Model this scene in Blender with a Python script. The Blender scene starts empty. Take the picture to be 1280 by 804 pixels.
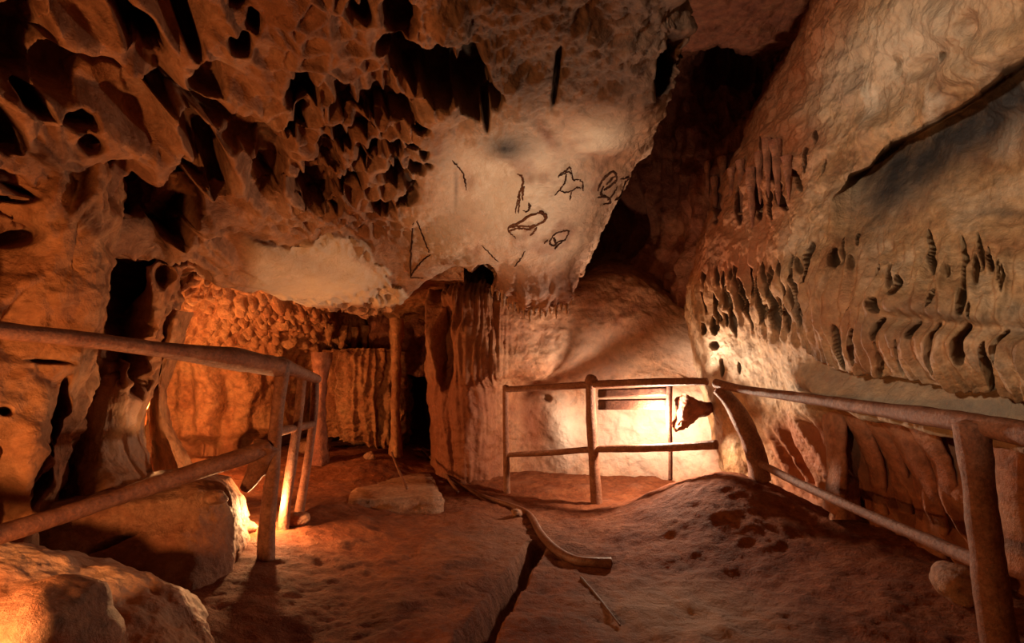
import bpy, bmesh, math, random
import numpy as np
from mathutils import Vector
from mathutils.bvhtree import BVHTree

random.seed(7)
C = bpy.context.scene.collection
SC = bpy.context.scene

# ------------------------------------------------------------------ camera
F = 711.0
TH = math.atan(68.0 / F)
CAM = np.array([0.0, 0.0, 1.25])
FW = np.array([0.0, math.cos(TH), math.sin(TH)])
UP = np.array([0.0, -math.sin(TH), math.cos(TH)])
RT = np.array([1.0, 0.0, 0.0])


def at(u, v, d):
    """point in the cave seen at (u, v) of the 1280x804 frame, d metres in front of the lens"""
    return CAM + d * (FW + (u - 640.0) / F * RT + (402.0 - v) / F * UP)


cam_d = bpy.data.cameras.new('camera')
cam = bpy.data.objects.new('camera', cam_d)
C.objects.link(cam)
cam.location = CAM
cam.rotation_euler = (math.pi / 2 + TH, 0, 0)
cam_d.sensor_width = 36.0
cam_d.lens = 36.0 * F / 1280.0
cam_d.clip_start = 0.05
SC.camera = cam

# ------------------------------------------------------------------ noise


def _h(ix, iy, iz, s):
    h = (ix.astype(np.int64) * 374761393 + iy.astype(np.int64) * 668265263 + iz.astype(np.int64) * 2147483647 + s * 1274126177) & 0xFFFFFFFF
    h = ((h ^ (h >> 13)) * 1274126177) & 0xFFFFFFFF
    h = ((h ^ (h >> 16)) * 2246822519) & 0xFFFFFFFF
    return h ^ (h >> 15)


def _r(ix, iy, iz, s):
    return (_h(ix, iy, iz, s) & 0xFFFFFF) / float(0xFFFFFF)


def vnoise(P, s=0):
    """gradient noise, about -1..1"""
    i = np.floor(P).astype(np.int64)
    f = P - i
    w = f * f * f * (f * (f * 6 - 15) + 10)
    out = 0
    for dx in (0, 1):
        for dy in (0, 1):
            for dz in (0, 1):
                h = _h(i[:, 0] + dx, i[:, 1] + dy, i[:, 2] + dz, s)
                gx = ((h & 1023) / 511.5 - 1)
                gy = (((h >> 10) & 1023) / 511.5 - 1)
                gz = (((h >> 20) & 1023) / 511.5 - 1)
                g = gx * (f[:, 0] - dx) + gy * (f[:, 1] - dy) + gz * (f[:, 2] - dz)
                ww = (w[:, 0] if dx else 1 - w[:, 0]) * (w[:, 1] if dy else 1 - w[:, 1]) * (w[:, 2] if dz else 1 - w[:, 2])
                out = out + g * ww
    return out * 1.3


def fbm(P, f, o=4, s=0, gain=0.5):
    a, t, n = 1.0, 0, 0
    for k in range(o):
        t = t + a * vnoise(P * f, s + k * 17)
        n += a
        a *= gain
        f *= 2.03
    return t / n


def ridged(P, f, o=4, s=0):
    a, t, n = 1.0, 0, 0
    for k in range(o):
        t = t + a * (1 - np.abs(vnoise(P * f, s + k * 13)))
        n += a
        a *= 0.5
        f *= 2.1
    return t / n


def worley(P, s=0):
    i = np.floor(P).astype(np.int64)
    f1 = np.full(len(P), 9.0)
    f2 = np.full(len(P), 9.0)
    cid = np.zeros(len(P))
    for dx in (-1, 0, 1):
        for dy in (-1, 0, 1):
            for dz in (-1, 0, 1):
                cx, cy, cz = i[:, 0] + dx, i[:, 1] + dy, i[:, 2] + dz
                q = np.stack([cx + _r(cx, cy, cz, s), cy + _r(cx, cy, cz, s + 1), cz + _r(cx, cy, cz, s + 2)], 1)
                d = np.sqrt(((q - P) ** 2).sum(1))
                m = d < f1
                f2 = np.where(m, f1, np.minimum(f2, d))
                cid = np.where(m, _r(cx, cy, cz, s + 5), cid)
                f1 = np.where(m, d, f1)
    return f1, f2, cid


def sst(a, b, x):
    t = np.clip((x - a) / (b - a), 0, 1)
    return t * t * (3 - 2 * t)


def warp(P, f, a, s=0):
    return P + a * np.stack([vnoise(P * f, s), vnoise(P * f + 31.7, s + 1), vnoise(P * f - 17.3, s + 2)], 1)


def stretch(P, axis, k):
    """squeeze space along axis by k: features come out k times longer that way"""
    ax = np.array(axis, float)
    ax /= np.linalg.norm(ax)
    return P + np.outer(P @ ax, ax) * (1.0 / k - 1.0)


# ------------------------------------------------------------------ materials
MATS = {}


def rock(name, cols, soot_shade=(0.035, 0.03, 0.028), pale=(0.80, 0.66, 0.50), red=(0.33, 0.10, 0.04), rough=0.62, bump=0.5, scale=1.0, spec=0.3, streak=0.0):
    k_ = 0.56
    cols = [tuple(c * k_ for c in q) for q in cols]
    pale = tuple(c * .74 for c in pale)
    red = tuple(c * k_ for c in red)
    m = bpy.data.materials.new(name)
    m.use_nodes = True
    nt = m.node_tree
    N, L = nt.nodes, nt.links
    N.clear()
    out = N.new('ShaderNodeOutputMaterial')
    b = N.new('ShaderNodeBsdfPrincipled')
    L.new(b.outputs[0], out.inputs[0])
    tc = N.new('ShaderNodeTexCoord')
    mp = N.new('ShaderNodeMapping')
    mp.inputs['Scale'].default_value = (scale, scale, scale * (0.25 if streak else 1))
    L.new(tc.outputs['Object'], mp.inputs[0])

    def noise(sc, det=6, ro=0.6, dist=0.0, src=mp):
        n = N.new('ShaderNodeTexNoise')
        n.inputs['Scale'].default_value = sc
        n.inputs['Detail'].default_value = det
        n.inputs['Roughness'].default_value = ro
        n.inputs['Distortion'].default_value = dist
        L.new(src.outputs[0], n.inputs['Vector'])
        return n

    n1 = noise(2.3, 8, 0.65, 0.6)
    r1 = N.new('ShaderNodeValToRGB')
    el = r1.color_ramp.elements
    pos = [0.34, 0.5, 0.66] if len(cols) == 3 else [0.3 + 0.4 * k / (len(cols) - 1) for k in range(len(cols))]
    el[0].position = pos[0]
    el[0].color = (*cols[0], 1)
    el[1].position = pos[-1]
    el[1].color = (*cols[-1], 1)
    for k in range(1, len(cols) - 1):
        e = el.new(pos[k])
        e.color = (*cols[k], 1)
    L.new(n1.outputs['Fac'], r1.inputs[0])
    n2 = noise(14, 6, 0.7, 0.3)
    r2 = N.new('ShaderNodeMapRange')
    r2.inputs['From Min'].default_value = 0.3
    r2.inputs['From Max'].default_value = 0.7
    r2.inputs['To Min'].default_value = 0.5
    r2.inputs['To Max'].default_value = 1.3
    L.new(n2.outputs['Fac'], r2.inputs[0])
    mul = N.new('ShaderNodeMix')
    mul.data_type = 'RGBA'
    mul.blend_type = 'MULTIPLY'
    mul.inputs[0].default_value = 1
    L.new(r1.outputs[0], mul.inputs[6])
    L.new(r2.outputs[0], mul.inputs[7])
    last = mul.outputs[2]
    for att, colr in (('pale', pale), ('red', red), ('soot_shade', soot_shade)):  # the dark mask holds soot stains and some painted shade
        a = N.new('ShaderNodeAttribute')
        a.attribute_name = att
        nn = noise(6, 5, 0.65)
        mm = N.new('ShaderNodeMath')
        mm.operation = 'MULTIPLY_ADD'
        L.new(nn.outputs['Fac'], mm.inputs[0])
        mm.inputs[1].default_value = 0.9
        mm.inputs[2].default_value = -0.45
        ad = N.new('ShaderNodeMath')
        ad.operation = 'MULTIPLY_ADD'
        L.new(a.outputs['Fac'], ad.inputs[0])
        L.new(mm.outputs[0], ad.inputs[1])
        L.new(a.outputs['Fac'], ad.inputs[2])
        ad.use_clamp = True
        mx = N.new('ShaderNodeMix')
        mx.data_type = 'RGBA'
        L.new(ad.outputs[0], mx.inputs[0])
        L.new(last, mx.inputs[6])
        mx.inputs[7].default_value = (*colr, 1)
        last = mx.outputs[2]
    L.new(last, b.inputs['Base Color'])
    b.inputs['Roughness'].default_value = rough
    b.inputs['Specular IOR Level'].default_value = spec
    nb = noise(9, 9, 0.68, 0.4)
    nb2 = noise(45, 5, 0.6)
    mb = N.new('ShaderNodeMath')
    mb.operation = 'MULTIPLY_ADD'
    L.new(nb2.outputs['Fac'], mb.inputs[0])
    mb.inputs[1].default_value = 0.22
    L.new(nb.outputs['Fac'], mb.inputs[2])
    bp = N.new('ShaderNodeBump')
    bp.inputs['Strength'].default_value = bump
    bp.inputs['Distance'].default_value = 0.09
    L.new(mb.outputs[0], bp.inputs['Height'])
    L.new(bp.outputs[0], b.inputs['Normal'])
    MATS[name] = m
    return m


M_CEIL = rock('limestone_ceiling', [(0.40, 0.17, 0.08), (0.58, 0.28, 0.14), (0.70, 0.40, 0.24)], bump=0.55)
M_LEFT = rock('limestone_left', [(0.42, 0.15, 0.06), (0.62, 0.27, 0.11), (0.74, 0.38, 0.18)], bump=0.5)
M_RIGHT = rock('flowstone_right', [(0.42, 0.19, 0.075), (0.64, 0.37, 0.17), (0.80, 0.57, 0.36)], bump=0.45, red=(0.50, 0.16, 0.06))
M_RECESS = rock('rock_recess', [(0.30, 0.09, 0.05), (0.42, 0.14, 0.07), (0.52, 0.21, 0.10)], bump=0.6)
M_BACK = rock('flowstone_back', [(0.42, 0.14, 0.055), (0.62, 0.27, 0.12), (0.75, 0.41, 0.22)], bump=0.45, pale=(.84, .72, .60))
M_CHAMB = rock('rock_chamber', [(0.45, 0.15, 0.05), (0.64, 0.26, 0.10), (0.75, 0.36, 0.15)], bump=0.6, scale=1.3)
M_FLOOR = rock('cave_earth', [(0.17, 0.04, 0.014), (0.29, 0.08, 0.028), (0.42, 0.145, 0.06)], bump=0.6, scale=1.4, pale=(0.56, 0.40, 0.30), rough=0.85, spec=.12)
M_WOOD = rock('rail_concrete', [(0.26, 0.085, 0.038), (0.36, 0.135, 0.065), (0.46, 0.20, 0.11)], bump=0.35, scale=4, rough=0.6)
M_SHADE = rock('shadow_dark', [(0.11, 0.04, 0.025), (0.16, 0.06, 0.035), (0.21, 0.09, 0.05)], bump=0.3, scale=4)  # dark colour for solid shapes that stand in for shadows
M_PIPE = rock('rusty_pipe', [(0.18, 0.06, 0.03), (0.28, 0.11, 0.06), (0.36, 0.17, 0.10)], bump=0.2, scale=5, rough=0.45)
M_STONE = rock('stone', [(0.36, 0.14, 0.07), (0.50, 0.23, 0.12), (0.62, 0.34, 0.20)], bump=0.5, scale=2)
M_CHAR = rock('charcoal_pigment', [(0.045, 0.02, 0.014), (0.075, 0.032, 0.02), (0.16, 0.075, 0.045)], bump=0.1, scale=6, rough=0.9, spec=0.05)
M_OCHRE = rock('ochre_pigment', [(0.11, 0.04, 0.02), (0.18, 0.07, 0.035), (0.28, 0.12, 0.06)], bump=0.1, scale=6, rough=0.9, spec=0.05)

# ------------------------------------------------------------------ mesh helpers
BVHS = {}


def link(name, me, mat, parent=None):
    o = bpy.data.objects.new(name, me)
    me.materials.append(mat)
    C.objects.link(o)
    if parent is not None:
        o.parent = parent
        o.matrix_parent_inverse.identity()
    return o


def tag(o, label=None, cat=None, group=None, kind=None):
    if label:
        o['label'] = label
    if cat:
        o['category'] = cat
    if group:
        o['group'] = group
    if kind:
        o['kind'] = kind
    return o


def empty(name, loc, label, cat, group=None):
    o = bpy.data.objects.new(name, None)
    o.empty_display_size = 0.1
    C.objects.link(o)
    o.location = Vector(loc)
    return tag(o, label, cat, group)


def grid_mesh(name, G, attrs=None, origin=None):
    n, m = G.shape[:2]
    V = G.reshape(-1, 3).astype(np.float64)
    if origin is not None:
        V = V - np.array(origin)
    idx = np.arange(n * m).reshape(n, m)
    q = np.stack([idx[:-1, :-1], idx[:-1, 1:], idx[1:, 1:], idx[1:, :-1]], -1).reshape(-1, 4)
    me = bpy.data.meshes.new(name)
    me.vertices.add(len(V))
    me.vertices.foreach_set('co', V.astype(np.float32).ravel())
    me.loops.add(len(q) * 4)
    me.loops.foreach_set('vertex_index', q.astype(np.int32).ravel())
    me.polygons.add(len(q))
    me.polygons.foreach_set('loop_start', np.arange(0, len(q) * 4, 4, dtype=np.int32))
    me.polygons.foreach_set('use_smooth', np.ones(len(q), dtype=bool))
    me.update()
    me.validate()
    for k, a in (attrs or {}).items():
        at_ = me.attributes.new(k, 'FLOAT', 'POINT')
        at_.data.foreach_set('value', np.clip(a, 0, 1).astype(np.float32).ravel())
    return me


def cr(P, t):
    """Catmull-Rom through rows P (k, ...) at parameters t in 0..k-1"""
    k = len(P)
    i = np.clip(np.floor(t).astype(int), 0, k - 2)
    f = (t - i).reshape(-1, *([1] * (P.ndim - 1)))
    p0, p1, p2, p3 = P[np.clip(i - 1, 0, k - 1)], P[i], P[i + 1], P[np.clip(i + 2, 0, k - 1)]
    return 0.5 * (2 * p1 + (p2 - p0) * f + (2 * p0 - 5 * p1 + 4 * p2 - p3) * f * f + (3 * p1 - p0 - 3 * p2 + p3) * f ** 3)


def normals(G):
    a = np.gradient(G, axis=0)
    b = np.gradient(G, axis=1)
    n = np.cross(a, b)
    n /= np.linalg.norm(n, axis=2, keepdims=True) + 1e-9
    return n


def sheet(rows, nr, nc):
    """rows: list of equally long lists of (u, v, d); returns the surface (nr, nc, 3) and the frame coordinates of its points"""
    A = np.array(rows, float)
    A = cr(A, np.linspace(0, A.shape[0] - 1, nr))
    A = np.swapaxes(cr(np.swapaxes(A, 0, 1), np.linspace(0, A.shape[1] - 1, nc)), 0, 1)
    u, v, d = A[..., 0], A[..., 1], A[..., 2]
    G = CAM + d[..., None] * (FW + ((u - 640) / F)[..., None] * RT + ((402 - v) / F)[..., None] * UP)
    n = normals(G)
    mid = n[nr // 2, nc // 2] @ (CAM - G[nr // 2, nc // 2])
    if mid < 0:
        n = -n
    return G, n, A


def pits(UV, lst, wob):
    """summed hollows: (u, v, half-width, half-height, turn in degrees, depth, softness)"""
    t = 0
    for (u, v, a, b, ang, dep, soft) in lst:
        c, s = math.cos(math.radians(ang)), math.sin(math.radians(ang))
        x, y = UV[..., 0] - u, UV[..., 1] - v
        r = np.sqrt(((x * c + y * s) / a) ** 2 + ((-x * s + y * c) / b) ** 2) + wob
        t = np.maximum(t, dep * (1 - sst(1 - soft, 1 + soft * 0.6, r)))
    return t


def carve(G, n, UV, lst, wob, k=0.75):
    """tunnels that run back into the rock, away from the visitors"""
    dep = pits(UV, lst, wob)
    vd = G - CAM
    vd /= np.linalg.norm(vd, axis=2, keepdims=True)
    d = -n * (1 - k) + vd * k
    d /= np.linalg.norm(d, axis=2, keepdims=True)
    return d * dep[..., None]


def away(G):
    vd = G - CAM
    return vd / np.linalg.norm(vd, axis=2, keepdims=True)


def blob(UV, lst):
    t = 0
    for (u, v, a, b, ang, w) in lst:
        c, s = math.cos(math.radians(ang)), math.sin(math.radians(ang))
        x, y = UV[..., 0] - u, UV[..., 1] - v
        r2 = ((x * c + y * s) / a) ** 2 + ((-x * s + y * c) / b) ** 2
        t = np.maximum(t, w * np.exp(-r2 * 1.2))
    return t


def keep_bvh(name, G):
    n, m = G.shape[:2]
    idx = np.arange(n * m).reshape(n, m)
    q = np.stack([idx[:-1, :-1], idx[:-1, 1:], idx[1:, 1:], idx[1:, :-1]], -1).reshape(-1, 4)
    BVHS[name] = BVHTree.FromPolygons([Vector(p) for p in G.reshape(-1, 3)], [tuple(x) for x in q.tolist()])


def hit(u, v, names):
    """nearest rock seen at (u, v)"""
    dr = at(u, v, 1.0) - CAM
    best = None
    for nm in names:
        p, n, i, dist = BVHS[nm].ray_cast(Vector(CAM), Vector(dr).normalized())
        if p is not None and (best is None or dist < best[2]):
            best = (p, n, dist)
    return best


def P3(G):
    return G.reshape(-1, 3)


# ------------------------------------------------------------------ ceiling
def build_ceiling():
    cols = []

    def c(us, vs, ds):
        if not isinstance(us, (list, tuple)):
            us = [us] * len(vs)
        col = list(zip(us, vs, ds))
        u, v, d = col[-1]
        col.append((u, v + 1, d + 0.25))
        col.append((u, v - 8, d + 0.8))
        col.append((u, v - 40, d + 2.2))
        cols.append(col)
    V = [-300, -120, 0, 80, 160, 240, 300]
    c(-400, V + [330], [1.0, 1.15, 1.3, 1.4, 1.5, 1.6, 1.7, 1.8])
    c(-150, V + [325], [1.25, 1.45, 1.6, 1.75, 1.9, 2.05, 2.15, 2.25])
    c(0, V + [320], [1.45, 1.7, 1.9, 2.05, 2.25, 2.45, 2.65, 2.75])
    c(100, V + [318], [1.55, 1.85, 2.05, 2.3, 2.5, 2.8, 3.0, 3.1])
    c(200, V + [325], [1.6, 1.95, 2.2, 2.45, 2.75, 3.1, 3.45, 3.65])
    c(280, V + [352], [1.65, 2.0, 2.3, 2.6, 2.95, 3.4, 3.9, 4.4])
    c(390, V + [378], [1.7, 2.05, 2.4, 2.75, 3.15, 3.7, 4.3, 5.3])
    c(470, V + [390], [1.72, 2.1, 2.5, 2.85, 3.3, 3.9, 4.5, 5.7])
    c(525, V + [352], [1.74, 2.15, 2.53, 2.9, 3.4, 4.0, 4.5, 5.1])
    c(570, V + [330], [1.75, 2.15, 2.55, 2.95, 3.5, 4.05, 4.4, 4.75])
    c(615, V + [352], [1.75, 2.2, 2.6, 3.0, 3.55, 4.05, 4.35, 4.8])
    c(660, V + [380], [1.78, 2.2, 2.6, 3.0, 3.55, 4.0, 4.35, 4.9])
    c([765, 758, 750, 745, 735, 715, 700, 698], V + [374], [1.8, 2.25, 2.65, 3.05, 3.6, 4.05, 4.4, 4.9])
    R1 = ([862, 856, 848, 842, 806, 766, 738, 722], V + [338], [2.0, 2.4, 2.8, 3.15, 3.7, 4.2, 4.6, 5.0])
    c(*R1)
    c([u + 3 for u in R1[0]], R1[1], [d + 0.35 for d in R1[2]])
    c([u + 3 for u in R1[0]], R1[1], [d + 1.1 for d in R1[2]])
    c([u - 40 for u in R1[0]], R1[1], [d + 3.0 for d in R1[2]])
    rows = [[cols[j][i] for j in range(len(cols))] for i in range(len(cols[0]))]
    G, n, A = sheet(rows, 430, 640)
    sh = G.shape[:2]
    P = P3(G)
    UV = A[..., :2]
    u, v = UV[..., 0], UV[..., 1]
    w1 = fbm(P, 2.2, 4, 3).reshape(sh)
    wob = w1 * 0.5 + fbm(P, 9, 3, 5).reshape(sh) * 0.3
    # where each kind of rock is
    smooth = np.maximum(blob(UV, [(395, 345, 110, 45, 0, 1), (640, 250, 120, 110, 0, 1.0), (500, 330, 60, 50, 0, 0.9), (740, 160, 60, 35, -10, 1), (700, 330, 40, 40, 0, .6)]), 0)
    smooth = np.clip(smooth * 1.5, 0, 1)
    centre = sst(500, 560, u + w1 * 60 + (v - 80) * 0.15)           # lumpy, less hollowed rock right of the fringe
    leftw = (1 - centre) * (1 - smooth)
    # big flaky scallops running down to the right
    ax = at(230, 250, 3.2) - at(0, 60, 2.0)
    Q = warp(stretch(P, ax, 2.3), 2.5, 0.16, 11)
    f1, f2, cid = worley(Q * 3.6, 21)
    big = (sst(0.02, 0.5, f2 - f1)).reshape(sh)                       # 0 on crests, 1 in cells
    cidg = cid.reshape(sh)
    # small honeycomb
    Q2 = warp(stretch(P, ax, 1.3), 6, 0.05, 41)
    g1, g2, _ = worley(Q2 * 9.5, 51)
    small = sst(0.02, 0.4, g2 - g1).reshape(sh)
    wsmall = sst(300, 400, u) * leftw * (.35 + .65 * sst(90, 160, v))
    wbig = (1 - 0.75 * sst(260, 360, u)) * leftw
    disp = 0.10 * w1 * (1 - smooth * 0.6)
    disp += -0.27 * big * (0.35 + 0.9 * cidg) * wbig
    disp += -0.12 * small * (wsmall + 0.25 * wbig)
    lum = fbm(P, 3.5, 5, 77).reshape(sh)
    disp += centre * (1 - smooth) * (0.17 * lum + 0.06 * np.abs(fbm(P, 11, 3, 8).reshape(sh)))
    disp += smooth * (0.03 * fbm(P, 5, 5, 9).reshape(sh) + .012 * ridged(P, 4, 4, 19).reshape(sh))
    disp += 0.02 * fbm(P, 14, 3, 99).reshape(sh) * (1 - 0.7 * smooth)
    # hollows that can be picked out one by one
    holes = [
        (180, 52, 18, 50, -38, .45, .35), (30, 60, 40, 62, 0, .40, .5), (82, 105, 40, 30, 20, .22, .5), (245, 12, 20, 10, 0, .25, .4), (300, 17, 13, 8, 30, .22, .4),
        (320, 40, 10, 11, 0, .2, .4), (302, 60, 16, 10, 15, .2, .4), (245, 58, 9, 19, -10, .3, .4), (378, 120, 23, 22, 0, .38, .35), (262, 112, 20, 15, 0, .2, .5),
        (185, 125, 65, 13, 18, .3, .6), (265, 150, 60, 14, 30, .32, .6), (310, 175, 35, 22, 10, .28, .5), (12, 170, 18, 33, -25, .3, .4), (45, 128, 14, 33, -40, .28, .5), (105, 163, 22, 11, 8, .25, .45),
        (118, 186, 14, 7, 0, .15, .5), (20, 232, 30, 10, 25, .22, .5), (10, 262, 14, 10, 0, .2, .5), (150, 215, 20, 9, 0, .15, .5), (165, 265, 20, 20, -20, .5, .35), (205, 282, 46, 36, 0, .9, .3), (240, 262, 22, 24, 0, .6, .35),
        (275, 225, 15, 26, 0, .35, .4), (255, 225, 12, 20, 0, .3, .4), (340, 215, 20, 40, 0, .35, .5), (395, 240, 26, 26, 20, .36, .4), (405, 212, 22, 10, -10, .3, .4), (372, 165, 16, 9, -20, .25, .4), (430, 180, 12, 9, 0, .2, .4),
        (410, 190, 10, 13, 0, .25, .4), (455, 165, 14, 8, 0, .18, .4), (492, 145, 28, 12, 8, .3, .4), (497, 225, 15, 10, -10, .3, .4), (522, 212, 11, 7, -20, .2, .4), (525, 158, 11, 6, 0, .2, .4), (508, 250, 15, 6, -30, .2, .4), (515, 235, 8, 5, 0, .15, .4), (535, 205, 6, 5, 0, .12, .4), (516, 180, 8, 5, 0, .15, .4),
        (448, 145, 9, 6, 0, .2, .4), (433, 130, 10, 20, 0, .2, .4), (470, 190, 12, 8, 0, .22, .4), (440, 235, 14, 12, 0, .22, .4), (480, 260, 16, 9, 0, .2, .4), (455, 205, 9, 6, 0, .2, .4), (495, 190, 9, 7, 0, .2, .4), (420, 265, 12, 6, 0, .15, .4), (530, 188, 6, 7, 0, .18, .4),
        (500, 22, 24, 26, -20, .32, .4), (515, 85, 22, 30, -15, .6, .3), (552, 95, 22, 32, 0, .65, .3), (590, 102, 25, 36, -5, .65, .3), (607, 125, 6, 22, 0, .4, .35), (618, 118, 12, 12, 0, .4, .4), (455, 25, 14, 10, 0, .2, .4), (490, 62, 18, 10, -30, .28, .4),
        (696, 100, 4, 30, 10, .14, .6), (838, 85, 9, 40, 22, .35, .5),
        (605, 345, 12, 16, 0, .5, .4),
    ]
    pt = carve(G, n, UV, holes, wob * 1.05) * 1.4
    # rounded boss and ledge of the painted face
    disp += 0.10 * blob(UV, [(640, 165, 60, 40, 0, 1), (745, 165, 50, 28, -15, .7), (640, 270, 80, 70, 0, .6)])
    # fringe of little drips along the lower lip
    fr = sst(325, 370, v) * sst(590, 610, u) * (1 - sst(716, 735, u))
    disp += fr * 0.10 * np.abs(vnoise(np.stack([P[:, 0] * 11, P[:, 1] * 2, P[:, 2] * 0.8], 1), 6)).reshape(sh)
    # broken ledge of the smooth slab
    lin = (u - 300) * 0.07 + 309 - 16 * np.exp(-((u - 420) / 50.0) ** 2)
    jag = 12 * np.sign(np.sin(v * .21)) * sst(310, 330, v)
    slab_ = sst(-3, 3, v - lin - 6 * wob) * sst(300, 330, u) * (1 - sst(-2, 3, u - 452 - (v - 300) * .75 - .4 * jag)) * (1 - sst(-3, 3, v - 383))
    G = G + n * disp[..., None] + pt - away(G) * (.07 * slab_)[..., None]
    pale = np.maximum(.6 * slab_, 0) + blob(UV, [(640, 225, 110, 100, 0, 1.0), (745, 165, 50, 30, 0, 1), (420, 345, 90, 40, 0, .35), (560, 290, 60, 60, 0, .7), (700, 300, 60, 40, 0, .5)]) * (1 - 0.6 * fr)
    red = np.maximum(0.55 * sst(310, 360, v) * sst(560, 610, u), 0.25 * (1 - smooth) * (1 - centre))
    soot_shade = blob(UV, [(634, 172, 36, 24, 0, .9), (560, 290, 30, 30, 0, .25), (575, 320, 30, 10, 0, .35), (660, 358, 50, 10, 0, .3), (840, 95, 6, 40, 22, .6), (570, 232, 3, 26, 0, .5)])
    soot_shade = np.maximum(soot_shade, .6 * sst(530, 580, u + w1 * 40) * (1 - sst(95, 150, v + w1 * 40 - .05 * (u - 600))))
    stain = fbm(stretch(P, (0, 0, 1), 2), 3.2, 5, 95).reshape(sh)
    red = np.maximum(red, .55 * sst(.08, .38, stain) * sst(520, 560, u) * sst(120, 170, v))
    red = np.maximum(red, blob(UV, [(682, 160, 8, 26, -35, .7), (585, 225, 14, 14, 0, .4), (760, 205, 30, 12, -30, .45)]))
    keep_bvh('ceiling', G)
    me = grid_mesh('ceiling', G, {'pale': pale, 'red': red, 'soot_shade': soot_shade})
    return tag(link('ceiling', me, M_CEIL), kind='structure')


# ------------------------------------------------------------------ left wall
def build_left():
    U = [-420, -260, -140, -60, 0, 50, 100, 128, 136, 134]
    rows = []
    #            v     shift of right edge, depth scale
    for v, e, ds in ((180, 20, [1.3, 1.6, 1.95, 2.2, 2.45, 2.6, 2.75, 2.95, 3.3, 4.2]),
                     (260, 12, [1.3, 1.6, 1.95, 2.25, 2.5, 2.6, 2.72, 2.9, 3.2, 4.2]),
                     (330, 2, [1.3, 1.6, 1.95, 2.25, 2.5, 2.62, 2.72, 2.9, 3.2, 4.2]),
                     (400, -8, [1.3, 1.6, 1.95, 2.25, 2.5, 2.64, 2.74, 2.9, 3.2, 4.2]),
                     (470, -18, [1.3, 1.6, 1.95, 2.25, 2.48, 2.64, 2.74, 2.9, 3.2, 4.2]),
                     (540, -36, [1.3, 1.6, 1.95, 2.25, 2.45, 2.6, 2.72, 2.88, 3.1, 4.0]),
                     (600, -60, [1.3, 1.6, 1.92, 2.2, 2.42, 2.55, 2.7, 2.85, 3.0, 3.8]),
                     (680, -80, [1.25, 1.5, 1.85, 2.1, 2.35, 2.5, 2.65, 2.8, 3.0, 3.6]),
                     (780, -90, [1.2, 1.45, 1.75, 2.0, 2.3, 2.45, 2.6, 2.75, 3.0, 3.6])):
        rows.append([(u + (e if k > 5 else 0), v, d) for k, (u, d) in enumerate(zip(U, ds))])
    G, n, A = sheet(rows, 300, 260)
    sh = G.shape[:2]
    P = P3(G)
    UV = A[..., :2]
    w1 = fbm(P, 2.0, 4, 13).reshape(sh)
    Q = warp(stretch(P, (0, 0, 1), 1.8), 3, 0.12, 5)
    f1, f2, cid = worley(Q * 4.2, 8)
    big = sst(0.0, 0.5, f2 - f1).reshape(sh)
    disp = 0.13 * w1 - 0.09 * big * (0.3 + cid.reshape(sh)) + 0.05 * fbm(P, 7, 4, 15).reshape(sh)
    wob = w1 * 0.5 + fbm(P, 9, 3, 5).reshape(sh) * 0.3
    pt = carve(G, n, UV, [(15, 290, 34, 14, 5, .14, .6), (80, 515, 9, 40, 8, .25, .4), (55, 590, 8, 40, 10, .3, .4), (60, 452, 24, 3, 3, .08, .5), (2, 515, 8, 6, 0, .12, .4), (5, 240, 40, 10, 10, .2, .5)], wob * .5) * 1.5
    disp += 0.09 * blob(UV, [(30, 560, 30, 60, 8, 1), (30, 380, 40, 50, 0, .6)])
    G = G + n * disp[..., None] + pt
    keep_bvh('wall_left', G)
    me = grid_mesh('wall_left', G, {'pale': np.zeros(sh), 'red': 0.15 + 0 * w1, 'soot_shade': np.zeros(sh)})
    return tag(link('wall_left', me, M_LEFT), kind='structure')


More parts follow.
